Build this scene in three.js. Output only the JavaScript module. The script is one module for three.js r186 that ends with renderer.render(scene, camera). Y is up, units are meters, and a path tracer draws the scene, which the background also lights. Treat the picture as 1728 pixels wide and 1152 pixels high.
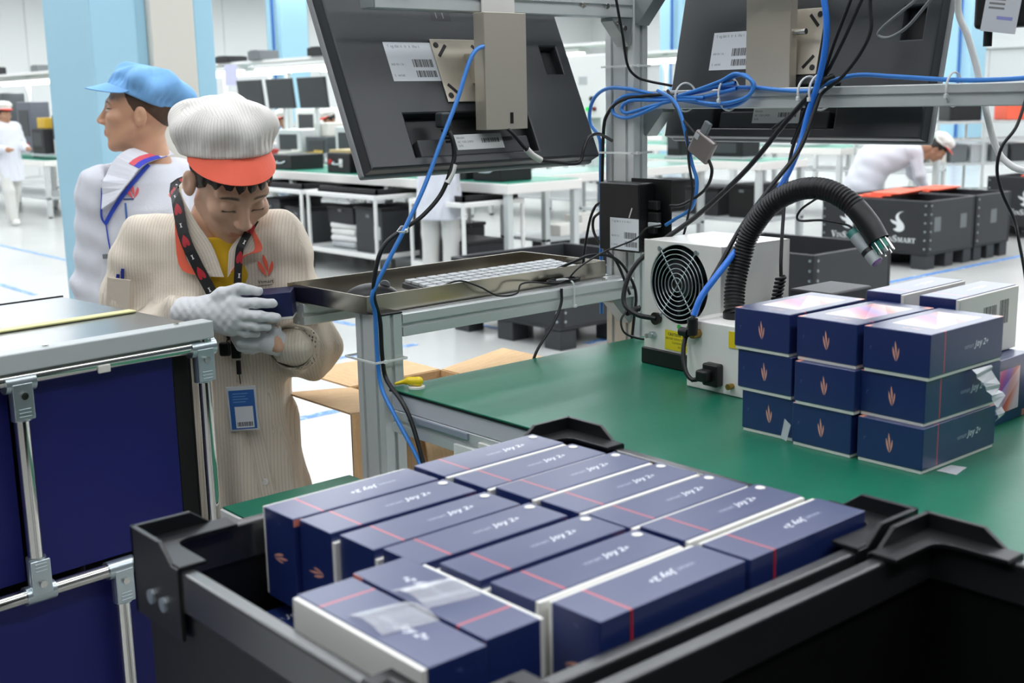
import * as THREE from 'three';
import { RoundedBoxGeometry } from 'three/addons/geometries/RoundedBoxGeometry.js';
import { mergeGeometries } from 'three/addons/utils/BufferGeometryUtils.js';
import { RectAreaLightUniformsLib } from 'three/addons/lights/RectAreaLightUniformsLib.js';

// ---------- camera, light, exposure ----------
const scene = new THREE.Scene();
scene.background = new THREE.Color(0x0b0c0d);
const renderer = new THREE.WebGLRenderer({ antialias: true });
renderer.toneMapping = THREE.LinearToneMapping;
renderer.toneMappingExposure = 1.1;
renderer.shadowMap.enabled = true;
RectAreaLightUniformsLib.init();

const D2R = Math.PI / 180;
const camera = new THREE.PerspectiveCamera(31.38, 1.5, 0.05, 100);
camera.position.set(-1.295, 1.6, 1.884);
{
  const p = 11.3 * D2R, roll = -1.2 * D2R, c = Math.cos(p), s = Math.sin(p), cr = Math.cos(roll), sr = Math.sin(roll);
  const f = new THREE.Vector3(0.649 * c, -s, -0.7604 * c);
  const r0 = new THREE.Vector3(0.7604, 0, 0.649), u0 = new THREE.Vector3(0.649 * s, c, -0.7604 * s);
  camera.up.copy(r0.clone().multiplyScalar(-sr).addScaledVector(u0, cr)).normalize();
  camera.lookAt(camera.position.clone().add(f));
}
camera.focus = 2.45;
camera.userData.fStop = 6.3;
scene.add(camera);

const LAMP_POWER = 3.7, LAMP_GLOW = 2.6;       // ceiling light lines
const CEIL = 4.3;

// ---------- helpers ----------
const V = (x, y, z) => new THREE.Vector3(x, y, z);
let seed = 7;
const rnd = () => { seed = (seed * 1664525 + 1013904223) % 4294967296; return seed / 4294967296; };
const used = new Map();
function numbered(n) { const k = used.get(n) || 0; used.set(n, k + 1); return k ? n + '_' + String(k).padStart(3, '0') : n; }
function shade(o) { o.castShadow = true; o.receiveShadow = true; return o; }
function tag(o, label, category, group, kind) {
  o.userData.label = label; o.userData.category = category;
  if (group) o.userData.group = group;
  if (kind) o.userData.kind = kind;
  return o;
}
function thing(name, label, category, pos = [0, 0, 0], turn = 0, group) {
  const o = new THREE.Group(); o.name = numbered(name); scene.add(o);
  o.position.set(...pos); o.rotation.y = turn;
  return tag(o, label, category, group);
}
function part(parent, name, geo, mat, pos, rot) {
  const m = shade(new THREE.Mesh(Array.isArray(geo) ? merge(geo) : geo, mat)); m.name = name;
  if (pos) m.position.set(...pos);
  if (rot) m.rotation.set(...rot);
  parent.add(m); return m;
}
function single(name, geo, mat, label, category, group, pos, rot) {
  const m = part(scene, numbered(name), geo, mat, pos, rot);
  return tag(m, label, category, group);
}
function struct(name, geo, mat, pos, rot) {
  const m = part(scene, name, geo, mat, pos, rot); m.userData.kind = 'structure'; return m;
}
function merge(list) {
  const l = list.map(g => { g = g.index ? g.toNonIndexed() : g; const o = new THREE.BufferGeometry(); for (const k of ['position', 'normal', 'uv']) if (g.attributes[k]) o.setAttribute(k, g.attributes[k]);
    if (!o.attributes.uv) o.setAttribute('uv', new THREE.BufferAttribute(new Float32Array(o.attributes.position.count * 2), 2)); return o; });
  return l.length > 1 ? mergeGeometries(l) : l[0];
}
const box = (w, h, d, x = 0, y = 0, z = 0) => new THREE.BoxGeometry(w, h, d).translate(x, y, z);
const bx = (x0, x1, y0, y1, z0, z1) => box(x1 - x0, y1 - y0, z1 - z0, (x0 + x1) / 2, (y0 + y1) / 2, (z0 + z1) / 2);
const rb = (w, h, d, r = 0.004, x = 0, y = 0, z = 0, s = 2) => new RoundedBoxGeometry(w, h, d, s, r).translate(x, y, z);
const rbx = (x0, x1, y0, y1, z0, z1, r = 0.003, s = 1) => rb(x1 - x0, y1 - y0, z1 - z0, r, (x0 + x1) / 2, (y0 + y1) / 2, (z0 + z1) / 2, s);
function cyl(r, h, x = 0, y = 0, z = 0, axis = 'y', r2 = r, seg = 16) {
  const g = new THREE.CylinderGeometry(r2, r, h, seg);
  if (axis === 'x') g.rotateZ(-Math.PI / 2); if (axis === 'z') g.rotateX(Math.PI / 2);
  return g.translate(x, y, z);
}
const sph = (r, x = 0, y = 0, z = 0, w = 14, h = 10) => new THREE.SphereGeometry(r, w, h).translate(x, y, z);
function curve(pts, tension = 0.5) { return new THREE.CatmullRomCurve3(pts.map(p => V(...p)), false, 'catmullrom', tension); }
const tube = (pts, r, seg = pts.length * 6, rs = 8) => new THREE.TubeGeometry(curve(pts), seg, r, rs, false);
function bar(a, b, r, seg = 10) { // cylinder between two points
  const A = V(...a), B = V(...b), d = B.clone().sub(A), L = d.length();
  const g = new THREE.CylinderGeometry(r, r, L, seg);
  g.applyQuaternion(new THREE.Quaternion().setFromUnitVectors(V(0, 1, 0), d.normalize()));
  return g.translate((A.x + B.x) / 2, (A.y + B.y) / 2, (A.z + B.z) / 2);
}
function extrude(pts, depth, bevel = 0) { // pts in xy, extruded along +z
  const s = new THREE.Shape(pts.map(p => new THREE.Vector2(...p)));
  return new THREE.ExtrudeGeometry(s, { depth, bevelEnabled: bevel > 0, bevelSize: bevel, bevelThickness: bevel, bevelSegments: 1, steps: 1 });
}
// slotted aluminium profile w x h, running along z from 0 to len
const profCache = new Map();
function profile(w, h, len) {
  const key = [w, h, len].join(); if (profCache.has(key)) return profCache.get(key).clone();
  const pts = [], sl = 0.0042, dp = 0.006, lip = 0.003;
  const side = (ax, ay, bx_, by_, nx, ny, n) => { // walk from a to b, n slots, inward normal n
    const L = Math.hypot(bx_ - ax, by_ - ay), tx = (bx_ - ax) / L, ty = (by_ - ay) / L;
    pts.push([ax + tx * lip * 0.6, ay + ty * lip * 0.6]);
    for (let i = 0; i < n; i++) {
      const c = L * (i + 0.5) / n;
      for (const [o, d] of [[-sl, 0], [-sl, dp], [sl, dp], [sl, 0]]) pts.push([ax + tx * (c + o) + nx * d, ay + ty * (c + o) + ny * d]);
    }
    pts.push([bx_ - tx * lip * 0.6, by_ - ty * lip * 0.6]);
  };
  const nw = Math.max(1, Math.round(w / 0.045)), nh = Math.max(1, Math.round(h / 0.045));
  side(-w / 2, -h / 2, w / 2, -h / 2, 0, 1, nw); side(w / 2, -h / 2, w / 2, h / 2, -1, 0, nh);
  side(w / 2, h / 2, -w / 2, h / 2, 0, -1, nw); side(-w / 2, h / 2, -w / 2, -h / 2, 1, 0, nh);
  const g = extrude(pts, len); profCache.set(key, g); return g.clone();
}
const profY = (w, d, y0, y1, x, z) => profile(w, d, y1 - y0).rotateX(-Math.PI / 2).translate(x, y0, z);   // upright
const profX = (h, d, x0, x1, y, z) => profile(d, h, x1 - x0).rotateY(Math.PI / 2).translate(x0, y, z);
const profZ = (w, h, z0, z1, x, y) => profile(w, h, z1 - z0).translate(x, y, z0);
// flat strip following a path: each entry [point, across vector], width, thickness
function ribbon(path, thick) { // path: array of [p, q] edge point pairs
  const pos = [], idx = [], uv = [], n = path.length;
  const up = [];
  for (let i = 0; i < n; i++) {
    const a = path[Math.max(0, i - 1)], b = path[Math.min(n - 1, i + 1)];
    const t = V(...b[0]).sub(V(...a[0])), w = V(...path[i][1]).sub(V(...path[i][0]));
    up.push(t.cross(w).normalize().multiplyScalar(thick / 2));
  }
  let acc = 0;
  for (let i = 0; i < n; i++) {
    if (i) acc += V(...path[i][0]).distanceTo(V(...path[i - 1][0]));
    const p = V(...path[i][0]), q = V(...path[i][1]), u = up[i];
    const w = p.distanceTo(q);
    for (const [v, s, k] of [[p, 1, 0], [q, 1, 1], [q, -1, 1], [p, -1, 0]]) { pos.push(v.x + s * u.x, v.y + s * u.y, v.z + s * u.z); uv.push(k * w, acc); }
  }
  for (let i = 0; i < n - 1; i++) for (let k = 0; k < 4; k++) { const a = i * 4 + k, b = i * 4 + (k + 1) % 4; idx.push(a, a + 4, b, b, a + 4, b + 4); }
  const e = (n - 1) * 4; idx.push(0, 1, 2, 0, 2, 3, e, e + 2, e + 1, e, e + 3, e + 2);
  const g = new THREE.BufferGeometry(); g.setAttribute('position', new THREE.Float32BufferAttribute(pos, 3)); g.setAttribute('uv', new THREE.Float32BufferAttribute(uv, 2)); g.setIndex(idx);
  const f = g.toNonIndexed(); f.computeVertexNormals(); return f;
}
// uv in metres from the dominant normal
function metreUV(g, s = 1) {
  const p = g.attributes.position, n = g.attributes.normal, uv = new Float32Array(p.count * 2);
  for (let i = 0; i < p.count; i++) {
    const ax = Math.abs(n.getX(i)), ay = Math.abs(n.getY(i)), az = Math.abs(n.getZ(i));
    const [u, v] = ay > ax && ay > az ? [p.getX(i), p.getZ(i)] : ax > az ? [p.getZ(i), p.getY(i)] : [p.getX(i), p.getY(i)];
    uv[2 * i] = u * s; uv[2 * i + 1] = v * s;
  }
  g.setAttribute('uv', new THREE.BufferAttribute(uv, 2)); return g;
}
// ---------- signed distance tools ----------
const smin = (a, b, k) => { const h = Math.max(k - Math.abs(a - b), 0) / k; return Math.min(a, b) - h * h * k * 0.25; };
const smax = (a, b, k) => -smin(-a, -b, k);
function cap(x, y, z, a, b, ra, rb_) {
  const dx = b[0] - a[0], dy = b[1] - a[1], dz = b[2] - a[2], px = x - a[0], py = y - a[1], pz = z - a[2];
  const h = Math.min(1, Math.max(0, (px * dx + py * dy + pz * dz) / (dx * dx + dy * dy + dz * dz)));
  return Math.hypot(px - dx * h, py - dy * h, pz - dz * h) - (ra + (rb_ - ra) * h);
}
function ell(x, y, z, c, r) {
  const px = x - c[0], py = y - c[1], pz = z - c[2];
  const k0 = Math.hypot(px / r[0], py / r[1], pz / r[2]), k1 = Math.hypot(px / (r[0] * r[0]), py / (r[1] * r[1]), pz / (r[2] * r[2]));
  return k1 < 1e-9 ? -Math.min(...r) : k0 * (k0 - 1) / k1;
}
function sdfGeo(f, lo, hi, cell, color, uvf) {
  const n = [0, 1, 2].map(k => Math.ceil((hi[k] - lo[k]) / cell) + 2), [nx, ny, nz] = n, F = new Float32Array(nx * ny * nz);
  const at = (i, j, k) => i + nx * (j + ny * k);
  for (let k = 0; k < nz; k++) for (let j = 0; j < ny; j++) for (let i = 0; i < nx; i++) F[at(i, j, k)] = f(lo[0] + i * cell, lo[1] + j * cell, lo[2] + k * cell);
  const vid = new Int32Array(nx * ny * nz).fill(-1), pos = [], idx = [];
  for (let k = 0; k < nz - 1; k++) for (let j = 0; j < ny - 1; j++) for (let i = 0; i < nx - 1; i++) {
    let m = 0, sx = 0, sy = 0, sz = 0, c = 0;
    for (let q = 0; q < 8; q++) if (F[at(i + (q & 1), j + (q >> 1 & 1), k + (q >> 2))] < 0) m |= 1 << q;
    if (m === 0 || m === 255) continue;
    for (let a = 0; a < 8; a++) for (const bit of [1, 2, 4]) {
      if (a & bit) continue; const b = a | bit; if ((m >> a & 1) === (m >> b & 1)) continue;
      const fa = F[at(i + (a & 1), j + (a >> 1 & 1), k + (a >> 2))], fb = F[at(i + (b & 1), j + (b >> 1 & 1), k + (b >> 2))], t = fa / (fa - fb);
      sx += (a & 1) + (bit === 1 ? t : 0); sy += (a >> 1 & 1) + (bit === 2 ? t : 0); sz += (a >> 2) + (bit === 4 ? t : 0); c++;
    }
    vid[at(i, j, k)] = pos.length / 3; pos.push(lo[0] + (i + sx / c) * cell, lo[1] + (j + sy / c) * cell, lo[2] + (k + sz / c) * cell);
  }
  const quad = (a, b, c, d, flip) => { if (a < 0 || b < 0 || c < 0 || d < 0) return; flip ? idx.push(a, c, b, a, d, c) : idx.push(a, b, c, a, c, d); };
  for (let k = 1; k < nz - 1; k++) for (let j = 1; j < ny - 1; j++) for (let i = 1; i < nx - 1; i++) {
    const s = F[at(i, j, k)] < 0;
    if (s !== F[at(i + 1, j, k)] < 0) quad(vid[at(i, j - 1, k - 1)], vid[at(i, j, k - 1)], vid[at(i, j, k)], vid[at(i, j - 1, k)], !s);
    if (s !== F[at(i, j + 1, k)] < 0) quad(vid[at(i - 1, j, k - 1)], vid[at(i - 1, j, k)], vid[at(i, j, k)], vid[at(i, j, k - 1)], !s);
    if (s !== F[at(i, j, k + 1)] < 0) quad(vid[at(i - 1, j - 1, k)], vid[at(i, j - 1, k)], vid[at(i, j, k)], vid[at(i - 1, j, k)], !s);
  }
  const nor = new Float32Array(pos.length), e = cell * 0.5, col = color ? new Float32Array(pos.length) : null, uv = new Float32Array(pos.length / 3 * 2);
  for (let v = 0; v < pos.length; v += 3) {
    const x = pos[v], y = pos[v + 1], z = pos[v + 2];
    let gx = f(x + e, y, z) - f(x - e, y, z), gy = f(x, y + e, z) - f(x, y - e, z), gz = f(x, y, z + e) - f(x, y, z - e);
    const L = Math.hypot(gx, gy, gz) || 1; nor[v] = gx / L; nor[v + 1] = gy / L; nor[v + 2] = gz / L;
    if (col) { const c = color(x, y, z, nor[v], nor[v + 1], nor[v + 2]); col[v] = c[0]; col[v + 1] = c[1]; col[v + 2] = c[2]; }
    const q = uvf ? uvf(x, y, z, nor[v], nor[v + 1], nor[v + 2]) : [x, y]; uv[v / 3 * 2] = q[0]; uv[v / 3 * 2 + 1] = q[1];
  }
  const g = new THREE.BufferGeometry();
  g.setAttribute('position', new THREE.Float32BufferAttribute(pos, 3)); g.setAttribute('normal', new THREE.BufferAttribute(nor, 3)); g.setAttribute('uv', new THREE.BufferAttribute(uv, 2));
  if (col) g.setAttribute('color', new THREE.BufferAttribute(col, 3));
  g.setIndex(idx); return g;
}
// ---------- textures and materials ----------
function canvasTex(w, h, draw, repeat) {
  const c = document.createElement('canvas'); c.width = w; c.height = h; draw(c.getContext('2d'), w, h);
  const t = new THREE.CanvasTexture(c); t.colorSpace = THREE.SRGBColorSpace; t.anisotropy = 4;
  if (repeat) { t.wrapS = t.wrapT = THREE.RepeatWrapping; t.repeat.set(...repeat); }
  return t;
}
function noiseTex(n, fn, repeat, srgb) {
  const d = new Uint8Array(n * n * 4);
  for (let j = 0; j < n; j++) for (let i = 0; i < n; i++) { const c = fn(i / n, j / n); for (let k = 0; k < 3; k++) d[(j * n + i) * 4 + k] = Math.max(0, Math.min(255, Array.isArray(c) ? c[k] : c)); d[(j * n + i) * 4 + 3] = 255; }
  const t = new THREE.DataTexture(d, n, n); t.wrapS = t.wrapT = THREE.RepeatWrapping; t.magFilter = THREE.LinearFilter; t.minFilter = THREE.LinearFilter;
  if (srgb) t.colorSpace = THREE.SRGBColorSpace; if (repeat) t.repeat.set(...repeat); t.needsUpdate = true; return t;
}
function tileNoise(cells, sd) { // periodic value noise
  const g = []; let s = sd; for (let i = 0; i < cells * cells; i++) { s = (s * 16807) % 2147483647; g.push(s / 2147483647); }
  return (u, v) => { const x = u * cells, y = v * cells, i = Math.floor(x), j = Math.floor(y), fx = x - i, fy = y - j, sm = t => t * t * (3 - 2 * t);
    const q = (a, b) => g[((b % cells + cells) % cells) * cells + (a % cells + cells) % cells], X = sm(fx), Y = sm(fy);
    return (q(i, j) * (1 - X) + q(i + 1, j) * X) * (1 - Y) + (q(i, j + 1) * (1 - X) + q(i + 1, j + 1) * X) * Y; };
}
const mat = (color, roughness = 0.6, metalness = 0, extra = {}) => new THREE.MeshStandardMaterial({ color, roughness, metalness, ...extra });
const phys = (color, roughness, metalness, extra) => new THREE.MeshPhysicalMaterial({ color, roughness, metalness, ...extra });
const n8 = tileNoise(8, 11), n24 = tileNoise(24, 5), n64 = tileNoise(64, 3), n128 = tileNoise(128, 9);
const grainBump = noiseTex(256, (u, v) => 110 + 60 * n128(u, v) + 60 * n64(u, v), [6, 6]);
const brushed = noiseTex(256, (u, v) => { const k = 0.5 * n128(u, v * 0.06) + 0.5 * n64(u, v * 0.03); return 170 + 60 * k; }, [3, 3]);
const M = {
  alu: mat(0xd4d8d6, 0.42, 0.35), aluDark: mat(0x969c9a, 0.45, 0.5), steel: phys(0xc9c2b4, 0.2, 1, { roughnessMap: null }),
  brushed: mat(0xc6beae, 0.5, 0.45, { roughnessMap: brushed }), chrome: mat(0xd8d6d0, 0.12, 1), zinc: mat(0xc2cdd0, 0.3, 0.9),
  black: mat(0x121313, 0.42), blackMatt: mat(0x0c0d0d, 0.7), blackSoft: mat(0x191a1b, 0.55), bin: mat(0x0a0b0b, 0.4, 0, { bumpMap: grainBump, bumpScale: 0.0003 }),
  monitor: mat(0x323537, 0.36, 0, { bumpMap: grainBump, bumpScale: 0.0002 }), bezel: mat(0x8b8d8e, 0.5), darkGrey: mat(0x3a3d3f, 0.55), midGrey: mat(0x6e7375, 0.55),
  white: mat(0xe6e6e2, 0.5), whiteGloss: mat(0xeceae4, 0.3), cream: mat(0xdcd9d0, 0.55), lightGrey: mat(0xb8bcbd, 0.55),
  blueCable: mat(0x3a84d6, 0.42), blackCable: mat(0x101112, 0.5), greyCable: mat(0x707476, 0.5), tie: mat(0xdfe2df, 0.45),
  navy: mat(0x101d4a, 0.42), paperWhite: mat(0xe4e3dc, 0.65), orange: mat(0xf4694c, 0.65), yellow: mat(0xe8cc14, 0.45), cardboard: mat(0xc39a68, 0.85), cardEdge: mat(0x7c5a34, 0.9),
  green: mat(0x0d6a4c, 0.5), brass: mat(0xa9853f, 0.35, 0.9), red: mat(0xb8262a, 0.5), yellowPale: mat(0xd8d596, 0.5), shelfGreen: mat(0x7fa79a, 0.35),
};
// ---------- the hall ----------
const X0 = -7, X1 = 26, Z0 = -26, Z1 = 7;
const floorTex = noiseTex(256, (u, v) => { const k = 0.6 * n8(u, v) + 0.4 * n24(u, v); return [186 + 14 * k, 188 + 13 * k, 185 + 12 * k]; }, [0.12, 0.12], true);
const floorMat = mat(0xffffff, 0.22, 0, { map: floorTex });
const floor = struct('floor', metreUV(bx(X0, X1, -0.2, 0, Z0, Z1)), floorMat);
const tapeTex = noiseTex(128, (u, v) => { const k = n24(u, v) * 0.6 + n64(u, v) * 0.4; return k > 0.68 ? [190, 205, 222] : [62 + 40 * k, 118 + 40 * k, 192 + 20 * k]; }, [1.5, 1.5], true);
const tapeMat = mat(0xffffff, 0.45, 0, { map: tapeTex });
for (const [x0, x1, z0, z1] of [[3.47, 3.53, -24, -5.5], [2.34, 2.4, -9.9, -8.82], [1.4, 3.4, -4.63, -4.57], [2.71, 2.77, -7.4, -4.63], [4.2, 13, -3.84, -3.77], [7.6, 9.6, -5.54, -5.47], [4.11, 4.17, -6.4, -4.63], [1.2, 2.6, -3.5, -3.43], [-6, 1.2, -3.5, -3.43], [1.2, 1.26, -3.43, 0.4]])
  part(floor, 'marking_line', metreUV(bx(x0, x1, 0, 0.0015, z0, z1)), tapeMat);
const wallMat = mat(0xdcdedc, 0.7), ceilMat = mat(0xf0f1f0, 0.8), paleMat = mat(0xd3d6d4, 0.6);
struct('ceiling', bx(X0, X1, CEIL, CEIL + 0.2, Z0, Z1), ceilMat);
const wallFar = struct('wall_back', bx(X0, X1, 0, CEIL, Z0 - 0.2, Z0), wallMat);
for (let x = X0 + 1.2; x < X1; x += 1.2) part(wallFar, 'panel', rbx(x - 1.19, x - 0.01, 0.1, CEIL - 0.02, Z0, Z0 + 0.02, 0.006), wallMat);
const wallRight = struct('wall_right', bx(X1, X1 + 0.2, 0, CEIL, Z0, Z1), wallMat);
for (let z = Z0 + 1.2; z < 2; z += 1.2) part(wallRight, 'panel', rbx(X1 - 0.02, X1, 0.1, 2.48, z - 1.19, z - 0.01, 0.006), paleMat);
part(wallRight, 'ledge', rbx(X1 - 0.12, X1, 2.5, 2.68, Z0, 2, 0.01), wallMat);
const bounceCutMat = mat(0x4c5358, 0.8); // unseen walls behind the camera, coloured dark to cut bounced light
struct('wall_left', bx(X0 - 0.2, X0, 0, CEIL, Z0, Z1), bounceCutMat);
struct('wall_front', bx(X0, X1, 0, CEIL, Z1, Z1 + 0.2), bounceCutMat);
const pillarBlue = mat(0xa0cbdd, 0.6), pillarCream = mat(0xd2cfc4, 0.65);
struct('column_1', rbx(1.36, 1.62, 0, CEIL, -5.3, -4.63, 0.012), pillarBlue);
struct('column_2', rbx(1.69, 1.95, 0, CEIL, -5.2, -4.6, 0.01), pillarCream);
struct('column_3', rbx(1.951, 2.07, 0, CEIL, -5.2, -4.61, 0.008), pillarBlue);
struct('column_7', rbx(1.621, 1.689, 0, CEIL, -5.2, -4.66, 0.004), pillarBlue);
[[12.6, -21.6], [19.0, -16.1], [23.6, -12.1]].forEach(([x, z], i) => {
  const c = struct('column_' + (i + 4), rbx(x - 0.32, x + 0.32, 0, CEIL, z - 0.32, z + 0.32, 0.01), pillarBlue);
  part(c, 'pipe', bar([x - 0.42, 0.02, z + 0.12], [x - 0.42, CEIL - 0.02, z + 0.12], 0.035), mat(0x2d63a8, 0.5));
});
// ceiling lights: continuous LED lines running the length of the hall
{
  const glow = mat(0xffffff, 0.5, 0, { emissive: 0xf4f8ff, emissiveIntensity: LAMP_GLOW }), xa = -4, len = X1 - 1 - xa, cx = (X1 - 1 + xa) / 2;
  for (let z = 2.9; z > Z0 + 1; z -= 2.4) {
    const L = thing('ceiling_light', 'long white LED light line under the factory ceiling above the work lines', 'ceiling light', [cx, CEIL, z], 0, 'LED lines of the hall ceiling');
    part(L, 'housing', [bx(-len / 2, len / 2, -0.06, 0, -0.33, -0.3), bx(-len / 2, len / 2, -0.06, 0, 0.3, 0.33), bx(-len / 2 - 0.03, -len / 2, -0.06, 0, -0.33, 0.33), bx(len / 2, len / 2 + 0.03, -0.06, 0, -0.33, 0.33)], M.white);
    part(L, 'diffuser', bx(-len / 2, len / 2, -0.05, 0, -0.3, 0.3), glow);
    const r = new THREE.RectAreaLight(0xf8f9ff, LAMP_POWER, len, 0.6); r.position.set(0, -0.066, 0); r.rotation.x = -Math.PI / 2; L.add(r);
  }
}
// ---------- background benches ----------
const matGreen = mat(0x2c8a70, 0.45);
function bench(name, label, x0, x1, z0, z1, h, o = {}) { // rectangular bench
  const t = thing(name, label, o.cat || 'workbench', [(x0 + x1) / 2, 0, (z0 + z1) / 2]);
  const w = (x1 - x0) / 2, d = (z1 - z0) / 2, top = o.top || M.whiteGloss;
  part(t, 'worktop', rbx(-w, w, h - 0.09, h - 0.006, -d, d, 0.006), top);
  part(t, 'mat', bx(-w + 0.03, w - 0.02, h - 0.006, h, -d + 0.02, d - 0.02), o.mat || matGreen);
  const nz = Math.max(2, Math.round((z1 - z0) / 1.8) + 1), nx = Math.max(2, Math.round((x1 - x0) / 1.8) + 1);
  for (let i = 0; i < nx; i++) for (let j = 0; j < nz; j++) {
    if (i > 0 && i < nx - 1 && j > 0 && j < nz - 1) continue;
    const px = -w + 0.05 + i * (2 * w - 0.1) / (nx - 1), pz = -d + 0.05 + j * (2 * d - 0.1) / (nz - 1);
    part(t, 'leg', rbx(px - 0.03, px + 0.03, 0.02, h - 0.09, pz - 0.03, pz + 0.03, 0.004), M.alu);
    part(t, 'foot', cyl(0.03, 0.02, px, 0.01, pz), M.black);
  }
  if (o.shelf) part(t, 'lower_shelf', rbx(-w + 0.02, w - 0.02, o.shelf - 0.03, o.shelf, -d + 0.02, d - 0.02, 0.003), o.shelfMat || M.lightGrey);
  if (o.frame) { // uprights and an overhead shelf
    const H = o.frame, back = o.back || 0;
    const along = (z1 - z0) > (x1 - x0);
    for (let i = 0; i < (along ? nz : nx); i++) {
      const q = -((along ? d : w) - 0.06) + i * 2 * ((along ? d : w) - 0.06) / ((along ? nz : nx) - 1);
      const [ux, uz] = along ? [back, q] : [q, back];
      part(t, 'upright', rbx(ux - 0.03, ux + 0.03, h, H, uz - 0.03, uz + 0.03, 0.004), M.alu);
    }
    const beam = along ? rbx(back - 0.25, back + 0.25, H, H + 0.04, -d, d, 0.004) : rbx(-w, w, H, H + 0.04, back - 0.25, back + 0.25, 0.004);
    part(t, 'top_shelf', beam, M.white);
    const mid = along ? rbx(back - 0.03, back + 0.03, h + 0.3, h + 0.36, -d, d, 0.004) : rbx(-w, w, h + 0.3, h + 0.36, back - 0.03, back + 0.03, 0.004);
    part(t, 'cross_rail', mid, M.alu);
  }
  return t;
}
function stripLamp(label, x, y, z, len, alongX) {
  const t = thing('strip_lamp', label, 'lamp', [x, y, z], alongX ? Math.PI / 2 : 0, 'strip lamps over the work lines');
  part(t, 'housing', rbx(-0.09, 0.09, 0, 0.05, -len / 2, len / 2, 0.01), M.white);
  part(t, 'tube', cyl(0.045, len - 0.05, 0, -0.02, 0, 'z'), mat(0xffffff, 0.5, 0, { emissive: 0xffffff, emissiveIntensity: 3.2 }));
  const r = new THREE.RectAreaLight(0xfafbff, 9, 0.12, len - 0.06); r.position.set(0, -0.075, 0); r.rotation.x = -Math.PI / 2; t.add(r);
}
const lineA = bench('assembly_bench', 'long white bench with green mat behind the worker, carts parked under its edge', 5.33, 6.2, -13, -5.9, 0.9, { shelf: 0.15 });
bench('assembly_bench', 'white work line with overhead lamp shelf carrying three dark screens', 6.3, 7.5, -19, -9, 0.9, { frame: 2.12, back: 0.2, shelf: 0.3 });
bench('assembly_bench', 'far white work line along the pale wall beyond the seated workers', 9.6, 10.8, -22, -9.5, 0.9, { frame: 2.25, back: 0.1, shelf: 0.3 });
bench('assembly_bench', 'work line with black machines beside the walking worker and blue pillar', 5.2, 6.0, -23, -16.2, 0.85, { frame: 2.1, back: 0.1, shelf: 0.3 });
bench('conveyor_bench', 'low conveyor bench with pale green glass top behind the aluminium post', 6.3, 8.6, -7.2, -6.5, 0.9, { shelf: 0.3, mat: M.shelfGreen, cat: 'conveyor' });
bench('assembly_bench', 'white bench seen under the second screen with dark boxes below it', 8.7, 9.5, -8.6, -5.9, 0.92, { shelf: 0.32, top: M.whiteGloss });
bench('assembly_bench', 'bench line with tall lamp shelf behind the cable bundle', 12, 13, -12.4, -7.2, 0.9, { frame: 2.2, back: 0, shelf: 0.35 });
bench('assembly_bench', 'bench with green edge standing behind the bending worker', 11.0, 11.5, -6.3, -5.5, 0.95, { frame: 1.5, back: 0, shelf: 0.4 });
bench('assembly_bench', 'farthest white bench before the blue pillars', 15, 16, -20, -8, 0.9, { frame: 2.3, back: 0, shelf: 0.4 });
for (const [x, z, l, y, s] of [[6.9, -17.6, 2.6, 2.05, 'over the line beyond the blue pillar'], [6.9, -14.5, 2.6, 2.05, 'behind the white cap of the worker'], [6.9, -11.4, 2.8, 2.05, 'above the three dark screens'], [10.2, -19, 3, 2.18, 'far line, end toward the walking worker'], [10.2, -15, 3, 2.18, 'far line, above the red clad seated worker'], [10.2, -11.5, 3, 2.18, 'far line, seen beside the tilted screen'], [5.7, -21, 3, 2.03, 'above the black machines at the picture edge'], [5.7, -17.8, 2.6, 2.03, 'above the bench the walking worker passes'], [12.5, -10.4, 2.6, 2.13, 'beside the aluminium post'], [12.5, -7.8, 2.2, 2.13, 'between the post and the second screen'], [15.5, -15, 3, 2.22, 'on the farthest line below the blue pillar'], [15.5, -10.5, 3, 2.22, 'on the farthest line behind the cable bundle']])
  stripLamp('bright white strip lamp ' + s, x, y, z, l, false);
// three dark screens on poles
[[-12.3, 'nearest the worker cap'], [-11.55, 'in the middle of the three'], [-10.8, 'nearest the tilted screen']].forEach(([z, s], i) => {
  const t = thing('line_screen', 'dark flat screen on a pole above the line, ' + s, 'screen', [6.55, 0.9, z - 0.05], 0, 'three dark screens over the line');
  part(t, 'pole', rbx(0.02, 0.06, 0, 1.0, -0.02, 0.02, 0.003), M.alu);
  part(t, 'base_plate', rbx(-0.06, 0.14, 0, 0.012, -0.08, 0.08, 0.003), M.alu);
  const s2 = part(t, 'panel', rb(0.035, 0.36, 0.62, 0.008), M.monitor, [-0.01, 0.82, 0], [0, 0, 0.1]);
  part(s2, 'bezel', [bx(-0.02, 0.02, -0.185, -0.178, -0.31, 0.31)], M.bezel);
});
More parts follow.
